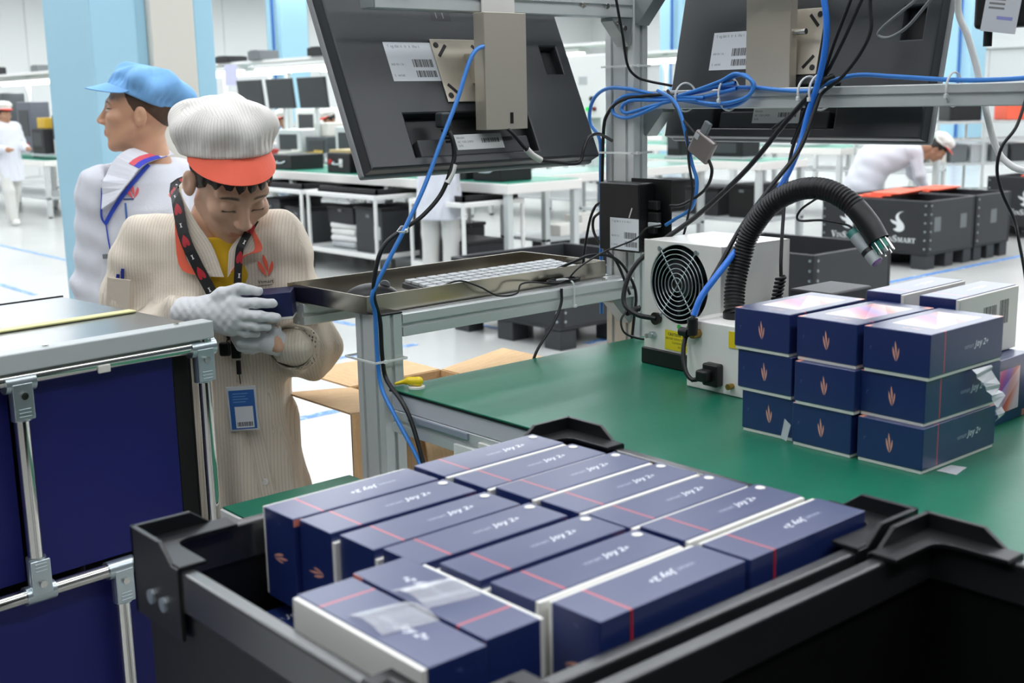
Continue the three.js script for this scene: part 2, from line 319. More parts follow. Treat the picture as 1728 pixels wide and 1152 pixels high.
// ---------- carts ----------
function cart(label, x0, x1, z0, z1) {
  const t = thing('tube_cart', label, 'cart', [(x0 + x1) / 2, 0, (z0 + z1) / 2]), w = (x1 - x0) / 2, d = (z1 - z0) / 2;
  for (const [i, j] of [[-1, -1], [-1, 1], [1, -1], [1, 1]]) {
    part(t, 'post', bar([i * w, 0.08, j * d], [i * w, 0.76, j * d], 0.018), M.white);
    part(t, 'caster', [cyl(0.04, 0.025, i * w, 0.04, j * d, 'x')], M.blackSoft);
  }
  for (const y of [0.2, 0.74]) {
    for (const j of [-1, 1]) part(t, 'rail', rbx(-w, w, y - 0.02, y + 0.02, j * d - 0.018, j * d + 0.018, 0.004), M.white);
    for (const i of [-1, 1]) part(t, 'rail', rbx(i * w - 0.018, i * w + 0.018, y - 0.02, y + 0.02, -d, d, 0.004), M.white);
    part(t, y < 0.5 ? 'lower_shelf' : 'upper_shelf', bx(-w + 0.02, w - 0.02, y - 0.005, y + 0.015, -d + 0.02, d - 0.02), y < 0.5 ? M.lightGrey : M.midGrey);
  }
  return t;
}
cart('white tube cart under the bench, nearest the shoulder of the worker', 4.95, 5.7, -9.75, -8.58);
cart('white tube cart holding a labelled black crate and white bundles', 4.95, 5.7, -8.45, -7.3);
cart('short white tube cart behind the standing white coat', 4.95, 5.6, -6.75, -6.02);
// black lidded totes and crates on the carts
const lettTex = (txt, w, h, size, fg, bg, font) => canvasTex(w, h, (c) => { c.fillStyle = bg; c.fillRect(0, 0, w, h); c.fillStyle = fg; c.font = (font || 'bold ') + size + 'px serif'; c.textAlign = 'center'; c.textBaseline = 'middle'; c.fillText(txt, w / 2, h / 2); });
// white print: a bird-like swirl above small capitals
function markDraw(c, w, h) {
  c.fillStyle = '#1f2123'; c.fillRect(0, 0, w, h); c.fillStyle = '#d5d9d9';
  c.beginPath(); c.moveTo(w * 0.62, h * 0.06); c.bezierCurveTo(w * 0.44, h * 0.12, w * 0.46, h * 0.24, w * 0.58, h * 0.36); c.bezierCurveTo(w * 0.68, h * 0.5, w * 0.64, h * 0.62, w * 0.5, h * 0.64);
  c.bezierCurveTo(w * 0.42, h * 0.63, w * 0.38, h * 0.6, w * 0.36, h * 0.56); c.bezierCurveTo(w * 0.46, h * 0.55, w * 0.46, h * 0.48, w * 0.42, h * 0.44); c.bezierCurveTo(w * 0.34, h * 0.42, w * 0.3, h * 0.36, w * 0.28, h * 0.3); c.bezierCurveTo(w * 0.36, h * 0.34, w * 0.42, h * 0.34, w * 0.46, h * 0.36);
  c.bezierCurveTo(w * 0.36, h * 0.24, w * 0.42, h * 0.08, w * 0.62, h * 0.06); c.fill();
  c.font = 'bold ' + h * 0.24 + 'px serif'; c.textAlign = 'left'; c.textBaseline = 'alphabetic'; let x = w * 0.06;
  for (const [s, k] of [['V', 0.25], ['in', 0.17], ['S', 0.25], ['mart', 0.185]]) { c.font = 'bold ' + h * k + 'px serif'; const q = k < 0.2 ? s.toUpperCase() : s; c.fillText(q, x, h * 0.92); x += c.measureText(q).width; }
}
const markTex = canvasTex(256, 200, markDraw), markMat = mat(0xffffff, 0.6, 0, { map: markTex });
const crateMat = mat(0x1f2123, 0.55), crateSide = mat(0x303335, 0.55);
function tote(label, x, y, z, w, h, d, m, o = {}) {
  const t = thing('black_tote', label, 'crate', [x, y, z], 0, 'black crates on carts');
  part(t, 'body', rb(w, h - 0.03, d, 0.01, 0, (h - 0.03) / 2, 0), m);
  part(t, 'lid', rb(w + 0.02, 0.03, d + 0.02, 0.008, 0, h - 0.015, 0), M.blackSoft);
  part(t, 'latch', rb(0.012, 0.03, 0.06, 0.003, -w / 2 - 0.004, h * 0.8, 0), M.midGrey);
  if (o.note) part(t, 'paper_label', box(0.002, 0.12, 0.1, -w / 2 - 0.002, h * 0.45, o.note), M.lightGrey);
  if (o.mark) part(t, 'print', new THREE.PlaneGeometry(0.3, 0.24).rotateY(-Math.PI / 2).translate(-w / 2 - 0.002, h * 0.45, 0), markMat);
  return t;
}
tote('charcoal tote on the first cart, partly behind the shoulder', 5.3, 0.215, -9.38, 0.5, 0.42, 0.4, crateSide);
tote('dark grey ribbed tote standing upright on the first cart', 5.3, 0.215, -8.86, 0.5, 0.36, 0.42, M.darkGrey);
tote('labelled charcoal crate on the cart with white bundles', 5.28, 0.215, -7.54, 0.5, 0.43, 0.44, crateSide, { note: 0.14 });
tote('black crate with white print on the floor beside the white coat', 5.55, 0.0, -6.96, 0.42, 0.5, 0.46, crateMat, { mark: 1 });
tote('low black tote on the short cart behind the coat', 5.3, 0.215, -6.4, 0.4, 0.2, 0.5, crateMat);
for (let i = 0; i < 4; i++) single('parts_bundle', rb(0.42, 0.06, 0.42, 0.025), i < 1 ? M.lightGrey : M.white, ['grey folded bundle at the bottom of the pile on the cart', 'second white folded bundle from the bottom on the cart', 'third white folded bundle from the bottom on the cart', 'topmost white folded bundle of the pile on the cart'][i], 'bundle', 'white bundles on the cart', [5.28, 0.25 + i * 0.061, -8.06], [0, 0.1 * (i % 2), 0]);
tote('flat black tray lying above the white bundles', 5.28, 0.456, -8.06, 0.44, 0.16, 0.44, crateMat);
// on top of the carts: trays
for (const [z, d, s] of [[-9.16, 1.0, 'on the first cart'], [-7.88, 1.0, 'on the cart with the labelled crate'], [-6.4, 0.6, 'on the short cart behind the white coat']])
  single('flat_tray', [bx(-0.3, 0.3, 0, 0.01, -d / 2, d / 2), bx(-0.3, -0.28, 0, 0.05, -d / 2, d / 2), bx(0.28, 0.3, 0, 0.05, -d / 2, d / 2), bx(-0.3, 0.3, 0, 0.05, -d / 2, -d / 2 + 0.02), bx(-0.3, 0.3, 0, 0.05, d / 2 - 0.02, d / 2)], M.black, 'flat black tray ' + s, 'tray', 'black trays on carts', [5.32, 0.757, z]);
// black tool cases on the long bench
function toolCase(label, x, y, z, w, h, d, o = {}) {
  const t = thing('tool_case', label, 'case', [x, y, z], 0, 'black test cases on the long bench');
  part(t, 'body', rb(w, h, d, 0.012, 0, h / 2, 0), M.black);
  part(t, 'handle', tube([[-w / 2, h * 0.55, -0.08], [-w / 2 - 0.03, h * 0.45, -0.06], [-w / 2 - 0.03, h * 0.45, 0.06], [-w / 2, h * 0.55, 0.08]], 0.008), M.zinc);
  if (o.plate) part(t, 'top_plate', rb(w * 0.9, 0.03, d * 0.9, 0.005, 0, h + 0.015, 0), mat(0xb9a878, 0.6));
  if (o.plate) part(t, 'red_knob', cyl(0.025, 0.02, -w / 2 - 0.01, h * 0.55, -d * 0.32, 'x'), M.red);
  if (o.plate) part(t, 'label_plate', box(0.004, 0.08, 0.06, -w / 2 - 0.003, h * 0.5, d * 0.12), M.paperWhite);
  if (o.jig) { part(t, 'column', rb(0.06, 0.34, 0.05, 0.006, 0.05, h + 0.17, 0.08), M.black); part(t, 'jig_arm', rb(0.2, 0.06, 0.06, 0.006, -0.02, h + 0.3, 0.08), M.blackSoft); part(t, 'clamp', cyl(0.02, 0.12, -0.09, h + 0.22, 0.08), M.zinc); }
}
toolCase('black case with steel handle on the bench beside the orange cap peak', 5.62, 0.9, -9.75, 0.4, 0.16, 0.44);
toolCase('black test jig with pale top plate, nearer the worker', 5.62, 0.9, -8.62, 0.4, 0.2, 0.42, { plate: 1, jig: 1 });
toolCase('black test jig with pale top plate, nearer the tilted screen', 5.62, 0.9, -8.05, 0.4, 0.2, 0.46, { plate: 1, jig: 1 });
toolCase('black test jig with white tag showing below the screen corner', 5.62, 0.9, -6.75, 0.34, 0.15, 0.3, { plate: 1 });
toolCase('black handled case at the end of the long bench', 5.62, 0.9, -6.3, 0.36, 0.18, 0.38);
// machines and clutter on the second line (all separate things)
function machine(label, x, z, w, h, d, m, o = {}) {
  const t = thing('test_machine', label, 'machine', [x, o.y ?? 0.9, z]);
  part(t, 'housing', rb(w, h, d, 0.015, 0, h / 2, 0), m);
  part(t, 'front_panel', rb(0.01, h * 0.5, d * 0.7, 0.004, -w / 2 - 0.003, h * 0.6, 0), o.panel || M.darkGrey);
  if (o.lamp) part(t, 'lamp_button', cyl(0.02, 0.02, -w / 2 - 0.012, h * 0.2, d * 0.2, 'x'), o.lamp);
  part(t, 'base', rb(w + 0.04, 0.03, d + 0.04, 0.005, 0, 0.015, 0), M.lightGrey);
  if (o.stack) part(t, 'top_module', rb(w * 0.7, 0.16, d * 0.6, 0.01, 0, h + 0.08, 0), o.stack);
}
const mw = mat(0xc9cdcc, 0.5), mb = mat(0x4a4e52, 0.5);
[['pale grey tester with red button behind the cap', 6.75, -10.1, 0.5, 0.42, 0.5, mw, { lamp: M.red }], ['white tester with a blue module on top, behind the cap', 6.75, -12.9, 0.5, 0.5, 0.5, M.white, { stack: mat(0x6d90c2, 0.5) }],
 ['grey cabinet under the middle dark screen', 6.8, -11.5, 0.5, 0.38, 0.6, mw, {}], ['dark tester beneath the screen nearest the tilted monitor', 6.8, -10.85, 0.5, 0.3, 0.5, mb, { stack: M.cream }],
 ['grey tester with black window at the end of the second line', 6.8, -9.45, 0.5, 0.5, 0.6, mw, { panel: M.black }], ['black machine with yellow cap beside the blue pillar', 5.55, -16.75, 0.4, 0.4, 0.5, M.blackSoft, { stack: mat(0xc9a52c, 0.5) }],
 ['tall dark screen cabinet at the picture edge', 5.6, -18.6, 0.35, 0.95, 0.5, mb, {}], ['dark display cabinet between the walking worker and pillar', 5.6, -17.55, 0.3, 0.8, 0.6, mat(0x5a5e68, 0.5), { lamp: M.red }],
 ['white dispenser next to the blue pillar on the line', 5.6, -16.35, 0.25, 0.7, 0.22, M.white, {}], ['white tester on the far line behind seated workers', 10.1, -16.5, 0.5, 0.6, 0.7, M.white, { lamp: M.red }],
 ['grey tester on the far line beside a black one', 10.1, -13.2, 0.5, 0.55, 0.6, mw, {}], ['black tester on the far line', 10.1, -12.2, 0.5, 0.45, 0.5, M.blackSoft, {}],
 ['white cabinet on the line behind the cable bundle', 12.4, -8.2, 0.5, 0.5, 0.7, M.white, { panel: M.lightGrey }], ['black charger with orange top right of the aluminium post', 8.9, -7.15, 0.22, 0.3, 0.2, M.black, { y: 0.92, stack: M.orange }],
 ['dark monitor box under the dongle on the white bench', 9.0, -6.5, 0.3, 0.2, 0.5, M.black, { y: 0.92 }], ['grey tester beyond the second screen', 12.4, -9.6, 0.5, 0.6, 0.6, mw, { lamp: M.red }], ['white tester on the farthest line', 15.5, -12.5, 0.5, 0.6, 0.8, M.white, {}], ['pale tester on the farthest line by the far pillar', 15.5, -16.5, 0.5, 0.5, 0.8, mw, {}]
].forEach(a => machine(...a));
// things on the conveyor bench lower shelf
[[6.75, -6.75, 0.3, 0.1], [7.15, -6.85, 0.34, 0.16], [7.6, -6.72, 0.3, 0.12], [8.0, -6.85, 0.4, 0.14]].forEach(([x, z, w, h], i) => single('white_carton', rb(w, h, 0.26, 0.006, 0, h / 2, 0), M.paperWhite, ['small white carton nearest the short cart on the conveyor shelf', 'taller white carton second on the conveyor shelf', 'white carton third along the conveyor shelf', 'wide white carton beside the post on the conveyor shelf'][i], 'carton', 'cartons on the conveyor shelf', [x, 0.3, z]));
[[6.9, -6.95, 'left of the mini computer'], [7.6, -6.95, 'behind the mini computer']].forEach(([x, z, s]) => tote('tall black bin under the conveyor ' + s, x, 0, z, 0.4, 0.26, 0.4, M.black));
[[-8.2, 0.4], [-7.5, 0.45], [-6.8, 0.45], [-6.25, 0.34]].forEach(([z, d], i) => tote(['charcoal box below the white bench, farthest along', 'black box below the white bench, second along', 'charcoal box below the white bench under the dongle', 'small black box below the white bench beside the hose'][i], 9.1, 0.32, z, 0.5, 0.3 + 0.05 * (i % 2), d, i % 2 ? M.black : crateSide));
// control cabinet with lamps
{
  const t = thing('control_box', 'white control cabinet with two black switches and green and red lamps', 'control box', [7.55, 0.9, -7.12]);
  part(t, 'stand', rbx(-0.05, 0.05, 0, 0.5, -0.05, 0.05), M.alu);
  part(t, 'cabinet', rb(0.3, 0.62, 0.66, 0.012, 0, 0.8, 0), M.white);
  for (const z of [-0.06, 0.14]) part(t, 'switch', cyl(0.025, 0.03, -0.165, 0.68, z, 'x'), M.black);
  for (const [z, m] of [[-0.16, mat(0x16b848, 0.4, 0, { emissive: 0x10e050, emissiveIntensity: 0.6 })], [-0.08, mat(0x6a1c1c, 0.4)], [0.08, mat(0x16b848, 0.4, 0, { emissive: 0x10e050, emissiveIntensity: 0.6 })], [0.17, mat(0x6a1c1c, 0.4)]]) part(t, 'lamp', cyl(0.02, 0.03, -0.165, 0.58, z, 'x'), m);
  part(t, 'name_plate', box(0.004, 0.08, 0.12, -0.152, 0.86, 0), M.lightGrey);
}
// ---------- pallet crates ----------
function palletCrate(label, x0, x1, z0, z1, h, prints, content) {
  const t = thing('pallet_crate', label, 'crate', [(x0 + x1) / 2, 0, (z0 + z1) / 2], 0, 'black pallet crates'), w = (x1 - x0) / 2, d = (z1 - z0) / 2, y0 = 0.15, k = 0.03;
  for (const i of [-1, 0, 1]) for (const j of [-1, 0, 1]) part(t, 'pallet_foot', rbx(i * (w - 0.08) - 0.07, i * (w - 0.08) + 0.07, 0, y0 - 0.02, j * (d - 0.09) - 0.08, j * (d - 0.09) + 0.08, 0.006), crateSide);
  part(t, 'pallet_deck', rbx(-w, w, y0 - 0.02, y0, -d, d, 0.005), crateMat);
  part(t, 'side_panel', rbx(-w, -w + k, y0, h, -d, d, 0.006), crateMat); part(t, 'side_panel', rbx(w - k, w, y0, h, -d, d, 0.006), crateMat);
  part(t, 'side_panel', rbx(-w + k, w - k, y0, h, d - k, d, 0.006), crateSide); part(t, 'side_panel', rbx(-w + k, w - k, y0, h, -d, -d + k, 0.006), crateSide);
  const rv = [];
  for (let i = 0; i < 6; i++) { const y = y0 + 0.04 + i * (h - y0 - 0.08) / 5; for (const j of [-1, 1]) rv.push([-w - 0.003, y, j * (d - 0.03), 'x']); rv.push([-w + 0.04, y, d + 0.003, 'z']); }
  for (const [x, y, z, a] of rv) part(t, 'rivet', cyl(0.009, 0.006, x, y, z, a, 0.009, 8), M.zinc);
  for (const z of prints.x || []) part(t, 'print', new THREE.PlaneGeometry(0.42, 0.33).rotateY(-Math.PI / 2).translate(-w - 0.0015, (y0 + h) / 2 - 0.01, z), markMat);
  for (const x of prints.z || []) part(t, 'print', new THREE.PlaneGeometry(0.42, 0.33).translate(x, (y0 + h) / 2 + 0.02, d + 0.0015), markMat);
  for (const x of prints.tags || []) part(t, 'paper_label', box(0.11, 0.13, 0.003, x, (y0 + h) / 2 + 0.02, d + 0.002), M.midGrey);
  if (content) for (let i = 0; i < content; i++) part(t, 'liner_sheet', rb(w * 1.6, 0.015, d * 0.5, 0.006, 0.02 * i, h + 0.008 + 0.016 * i, -0.2 * d + 0.05 * i), M.orange, null, [0, 0.08 * i, 0]);
  return t;
}
palletCrate('pallet crate with two bird prints below the bending worker, hose end before it', 8.62, 9.42, -5.08, -3.95, 0.62, { x: [-0.27, 0.27], tags: [-0.25, 0.2] }, 3);
palletCrate('pallet crate just behind the one with two bird prints', 9.45, 10.1, -5.08, -3.95, 0.62, { tags: [0] }, 2);
palletCrate('pallet crate with orange liners at the picture edge beside the thin black cord', 11.4, 12.3, -4.9, -3.7, 0.66, { x: [-0.15] }, 2);
palletCrate('near pallet crate seen under the shelf rail behind the cardboard box', 3.9, 5.0, -4.85, -3.72, 0.52, { z: [0.1] }, 0);
palletCrate('black pallet crate standing behind the white fan unit', 5.3, 6.2, -3.9, -2.8, 0.56, {}, 0);
// wire shelving beyond the right crates
{
  const t = thing('wire_shelf', 'wire shelving with rows of pale trays in front of the blue pillar', 'shelf', [13.05, 0, -5.98], -0.7);
  for (const x of [-1.4, 0, 1.4]) for (const z of [-0.3, 0.3]) part(t, 'post', bar([x, 0, z], [x, 1.35, z], 0.018), M.alu);
  for (const y of [0.35, 0.7, 0.98, 1.2]) { part(t, 'shelf_frame', [bx(-1.42, 1.42, y - 0.015, y + 0.015, -0.32, -0.3), bx(-1.42, 1.42, y - 0.015, y + 0.015, 0.3, 0.32)], M.alu); const r = []; for (let i = 0; i < 24; i++) r.push(bar([-1.4 + i * 0.122, y, -0.31], [-1.4 + i * 0.122, y, 0.31], 0.005, 6)); part(t, 'wire_deck', r, M.alu); }
}
for (let i = 0; i < 11; i++) { const q = -1.28 + i * 0.25, x = 13.05 + Math.cos(0.7) * q, z = -5.98 + Math.sin(0.7) * q;
  single('parts_tray', rb(0.2, 0.22, 0.5, 0.012, 0, 0.11, 0), [M.lightGrey, M.midGrey, M.darkGrey, M.cream, M.midGrey][i % 5], 'narrow parts tray number ' + ['one', 'two', 'three', 'four', 'five', 'six', 'seven', 'eight', 'nine', 'ten', 'eleven'][i] + ' along the wire shelf, counted from the bending worker', 'tray', 'trays on the wire shelf', [x, 0.717, z], [0, -0.7, 0]); }
[[-1.0, 'white', M.white], [-0.2, 'black', M.blackSoft], [0.5, 'orange', M.orange], [1.05, 'grey', M.midGrey]].forEach(([q, n, m]) => single('storage_box', [rb(0.4, 0.2, 0.4, 0.02, 0, 0.1, 0), rb(0.43, 0.03, 0.43, 0.01, 0, 0.21, 0)], m, n + ' lidded box on top of the wire shelving', 'box', 'boxes on the wire shelf', [13.05 + Math.cos(0.7) * q, 1.217, -5.98 + Math.sin(0.7) * q], [0, -0.7, 0]));

// boxes and spools kept on the overhead shelves
[[6.9, -17.4, 0.3, 0.1, 'black', 'beside the cream pillar edge'], [6.9, -15.6, 0.26, 0.16, 'white', 'hidden half by the cap top'], [6.95, -13.6, 0.4, 0.08, 'black', 'above the first dark screen'], [6.95, -12.7, 0.3, 0.12, 'grey', 'above the gap of the dark screens'], [6.95, -11.2, 0.34, 0.1, 'black', 'above the third dark screen'], [6.95, -9.8, 0.3, 0.2, 'white', 'at the end of the lamp shelf'], [5.7, -19.5, 0.4, 0.14, 'black', 'on the shelf above the walking worker'], [5.7, -17.2, 0.3, 0.1, 'grey', 'on the shelf beside the blue pillar'], [10.3, -14, 0.4, 0.14, 'black', 'on the far lamp shelf'], [10.3, -11, 0.5, 0.1, 'grey', 'on the far lamp shelf by the tilted monitor'], [12.5, -9, 0.5, 0.12, 'black', 'on the shelf right of the aluminium post']].forEach(([x, z, w, h, c, w2]) => {
  const m = { black: M.blackSoft, white: M.white, grey: M.midGrey }[c], y = x < 6 ? 2.14 : x < 8 ? 2.16 : x < 11 ? 2.29 : 2.24, t = thing('shelf_box', c + ' flat box ' + w2, 'box', [x, y, z], 0, 'boxes on the lamp shelves');
  part(t, 'carton', rb(0.3, h, w, 0.012, 0, h / 2, 0), m); part(t, 'flap', rb(0.31, 0.008, w * 0.5, 0.002, 0, h + 0.004, 0), m);
});
// paper notices hanging from the lamp shelf
[[-16.2, 'left of the cap'], [-13.0, 'between lamp and first dark screen'], [-10.4, 'beside the tilted monitor']].forEach(([z, s]) => { const t = thing('paper_notice', 'pale lilac paper notice hanging from the lamp shelf ' + s, 'notice', [6.62, 1.86, z], 0, 'notices under the lamp shelf'); part(t, 'sheet', rb(0.006, 0.27, 0.34, 0.002, 0, 0.12, 0), mat(0xc9c9e2, 0.7)); part(t, 'hook', bar([0, 0.25, 0], [0.0, 0.262, 0], 0.004), M.alu); part(t, 'hook', bar([0, 0.25, 0.1], [0.0, 0.262, 0.1], 0.004), M.alu); });
// small bins along the second line
for (let i = 0; i < 8; i++) { const t = thing('parts_bin', ['white', 'blue', 'grey', 'red', 'white', 'yellow', 'grey', 'blue'][i] + ' small parts bin on the second line, place ' + ['one', 'two', 'three', 'four', 'five', 'six', 'seven', 'eight'][i] + ' from the cap', 'bin', [6.45, 0.9, -13.4 + i * 0.52], 0, 'parts bins on the second line'), m = [M.white, mat(0x5b86c4, 0.5), M.midGrey, mat(0xc24a44, 0.5), M.paperWhite, mat(0xc9b25a, 0.5), M.lightGrey, mat(0x4a78bc, 0.5)][i]; part(t, 'tub', [bx(-0.1, 0.1, 0, 0.01, -0.1, 0.1), bx(-0.1, -0.09, 0, 0.08, -0.1, 0.1), bx(0.09, 0.1, 0, 0.14, -0.1, 0.1), bx(-0.1, 0.1, 0, 0.12, -0.1, -0.09), bx(-0.1, 0.1, 0, 0.12, 0.09, 0.1)], m); part(t, 'label_strip', box(0.002, 0.03, 0.12, -0.102, 0.05, 0), M.paperWhite); }
// ---------- main work station ----------
const rubberTex = noiseTex(256, (u, v) => { const k = 0.5 * n8(u, v) + 0.3 * n24(u * 0.2, v) + 0.2 * n128(u, v); return [10 + 14 * k, 92 + 24 * k, 70 + 18 * k]; }, [0.7, 0.7], true);
const rubber = mat(0xffffff, 0.36, 0, { map: rubberTex, bumpMap: grainBump, bumpScale: 0.0002 });
{
  const t = thing('packing_table', 'packing table with green rubber mat, grey frame and aluminium legs', 'table', [0, 0, 0]);
  part(t, 'mat', metreUV(rbx(0, 0.88, 1.056, 1.06, 0, 1.75, 0.0015)), rubber);
  part(t, 'mat_backing', bx(0, 0.88, 1.053, 1.056, 0, 1.75), M.black);
  part(t, 'tabletop', rbx(0.003, 0.877, 1.018, 1.053, 0.003, 1.747, 0.002), mat(0xc4c6cc, 0.5));
  part(t, 'frame_rail', profZ(0.045, 0.045, 0.0, 1.75, 0.026, 0.995), M.alu);
  part(t, 'frame_rail', profZ(0.045, 0.045, 0.0, 1.75, 0.852, 0.995), M.alu);
  part(t, 'frame_rail', profX(0.045, 0.045, 0.05, 0.828, 0.995, 0.026), M.alu);
  part(t, 'frame_rail', profX(0.045, 0.045, 0.05, 0.828, 0.995, 1.72), M.alu);
  for (const [x, z] of [[0.03, 1.7], [0.85, 0.03], [0.85, 1.7]]) part(t, 'leg', profY(0.045, 0.045, 0, 0.972, x, z), M.alu);
  part(t, 'tape_strip', rbx(-0.0015, 0.004, 0.978, 1.006, 0.27, 0.36, 0.0005), M.paperWhite);
  part(t, 'tape_strip', rbx(-0.002, 0.004, 0.968, 0.99, 0.2, 0.37, 0.0005), M.white);
  part(t, 'tape_strip', rbx(-0.002, 0.004, 1.005, 1.016, 0.06, 0.24, 0.0005), mat(0x8f97a4, 0.5));
}
{
  const t = thing('aluminium_frame', 'slotted aluminium frame of posts and beams carrying screens and shelf', 'frame', [0, 0, 0]);
  const p1 = part(t, 'post', profY(0.05, 0.09, 0, 1.196, 0.026, -0.065), M.alu);
  part(p1, 'end_cap', rbx(0, 0.052, 1.196, 1.2, -0.111, -0.019, 0.0015), M.black);
  part(t, 'post', profY(0.045, 0.09, 0, 2.4, 0.7225, -0.065), M.alu);
  part(t, 'shelf_beam', profX(0.045, 0.09, 0.053, 0.699, 1.172, -0.065), M.alu);
  part(t, 'shelf_beam', profX(0.045, 0.045, -0.02, 0.699, 1.172, -0.29), M.alu);
  part(t, 'shelf_strut', profZ(0.045, 0.045, -0.266, -0.112, 0.15, 1.172), M.alu);
  part(t, 'shelf_strut', profZ(0.045, 0.045, -0.266, -0.112, 0.6, 1.172), M.alu);
  const tb = part(t, 'top_beam', profX(0.045, 0.045, 0.02, 0.699, 1.79, -0.045), M.alu);
  const plate = rbx(0.0165, 0.02, 1.769, 1.812, -0.066, -0.024, 0.0008); part(tb, 'end_face', plate, M.aluDark);
  for (const x of [0.06, 0.09, 0.55, 0.62]) part(tb, 'bolt', cyl(0.005, 0.004, x, 1.79, -0.0215, 'z'), M.chrome);
  part(t, 'side_rail', profZ(0.04, 0.04, -0.019, 1.6, 0.756, 1.59), M.alu);
  part(t, 'top_rail', profZ(0.045, 0.045, -0.019, 1.6, 0.7225, 1.835), M.alu);
  const gus = (pts, w) => extrude(pts, w, 0.001);
  const g = [[0, 0], [0, -0.055], [0.006, -0.058], [0.055, -0.006], [0.055, 0]];
  const zplate = (dx, dy, flip, turn, z) => { const q = gus(g.map(([a, b]) => [a * flip, b]), 0.036); if (turn) q.rotateY(-Math.PI / 2); return q.translate(dx, dy, z); };
  const gs = [zplate(0.697, 1.766, -1, 0, -0.063), zplate(0.74, 1.81, 1, 1, -0.019), zplate(0.768, 1.57, 1, 1, -0.019), zplate(0.697, 1.148, -1, 0, -0.063)];
  for (const q of gs) part(t, 'corner_bracket', q, M.aluDark);
  for (const [x, y, z] of [[0.675, 1.745, -0.024], [0.655, 1.757, -0.024]]) part(t, 'bolt', cyl(0.005, 0.006, x, y, z, 'z'), M.chrome);
  part(t, 'bolt', cyl(0.006, 0.005, 0.62, 1.197, -0.035, 'y'), M.chrome);
}
// stainless tray with mouse and keyboard
{
  const t = thing('steel_tray', 'shallow mirror steel tray on the frame shelf, holding mouse and keyboard', 'tray', [0.32, 1.197, -0.2], 0.03);
  const w = 0.335, d = 0.14, h = 0.036, k = 0.002, sm = M.steel;
  part(t, 'bottom', bx(-w, w, 0, k, -d, d), sm);
  part(t, 'side_wall', rbx(-w, w, 0, h, d - k, d, 0.0008), sm); part(t, 'side_wall', rbx(-w, w, 0, h, -d, -d + k, 0.0008), sm);
  part(t, 'side_wall', rbx(-w, -w + k, 0, h, -d, d, 0.0008), sm); part(t, 'side_wall', rbx(w - k, w, 0, h, -d, d, 0.0008), sm);
}
{
  const t = thing('computer_mouse', 'black computer mouse in the steel tray', 'mouse', [0.075, 1.199, -0.155], 0.9);
  part(t, 'shell', sdfGeo((x, y, z) => smax(ell(x, y, z, [0, 0.004, 0], [0.033, 0.036, 0.06]), -y + 0.0, 0.004), [-0.045, -0.01, -0.07], [0.045, 0.05, 0.07], 0.004), M.black);
  part(t, 'scroll_wheel', cyl(0.011, 0.008, 0, 0.034, 0.026, 'x'), M.midGrey);
}
{
  const t = thing('keyboard', 'slim grey keyboard in the steel tray', 'keyboard', [0.41, 1.199, -0.155], 0.03);
  part(t, 'case', rb(0.44, 0.014, 0.13, 0.004, 0, 0.011, 0), M.darkGrey, null, [0.08, 0, 0]);
  for (let r = 0; r < 5; r++) for (let c = 0; c < 15; c++) part(t, 'key', keyGeo(), M.lightGrey, [-0.203 + c * 0.029, 0.0215 - (r - 2) * 0.00192, -0.048 + r * 0.024], [0.08, 0, 0]);
}
function keyGeo() { return (keyGeo.g ||= rb(0.025, 0.007, 0.02, 0.002, 0, 0, 0, 1)); }
// yellow plug on the mat corner
{
  const t = thing('ground_plug', 'yellow grounding plug lying on the green mat corner', 'plug', [0.03, 1.06, 0.035], -0.75);
  part(t, 'disc', cyl(0.016, 0.004, 0.008, 0.002, 0), M.paperWhite);
  part(t, 'body', sdfGeo((x, y, z) => smin(cap(x, y, z, [0.012, 0.013, 0], [-0.006, 0.014, 0], 0.0095, 0.007), cap(x, y, z, [-0.006, 0.015, 0], [-0.032, 0.009, 0], 0.005, 0.003), 0.008), [-0.045, -0.002, -0.02], [0.03, 0.03, 0.02], 0.002), M.yellow);
}
// ---------- monitors ----------
function paperLabel(draw, w, h, W = 256) { return mat(0xffffff, 0.55, 0, { map: canvasTex(W, Math.round(W * h / w), draw) }); }
function barcode(c, x, y, w, h) { let q = x; let i = 0; c.fillStyle = '#222'; while (q < x + w) { const a = 1 + ((i * 7 + 3) % 5) * w / 120, b = 1 + ((i * 5 + 2) % 4) * w / 120; c.fillRect(q, y, Math.min(a, x + w - q), h); q += a + b; i++; } }
const assetLabel = paperLabel((c, w, h) => {
  c.fillStyle = '#d9dde0'; c.fillRect(0, 0, w, h); c.fillStyle = '#55595c'; c.font = h * 0.09 + 'px sans-serif'; c.fillText('Tổng đài: hỗ trợ kỹ thuật', w * 0.07, h * 0.14);
  c.font = h * 0.08 + 'px sans-serif'; c.fillText('Mã thiết bị:', w * 0.05, h * 0.6); c.fillText('Số serial:', w * 0.05, h * 0.88);
  barcode(c, w * 0.5, h * 0.44, w * 0.42, h * 0.2); barcode(c, w * 0.52, h * 0.73, w * 0.42, h * 0.17);
}, 0.12, 0.085);
const specLabel = paperLabel((c, w, h) => { c.fillStyle = '#cfd2cf'; c.fillRect(0, 0, w, h); c.fillStyle = '#5a5d5e'; c.font = h * 0.2 + 'px sans-serif'; ['Model', 'AC 100-240V', 'S/N'].forEach((s, i) => c.fillText(s, w * 0.04, h * (0.28 + 0.26 * i))); barcode(c, w * 0.55, h * 0.3, w * 0.38, h * 0.3); }, 0.12, 0.035);
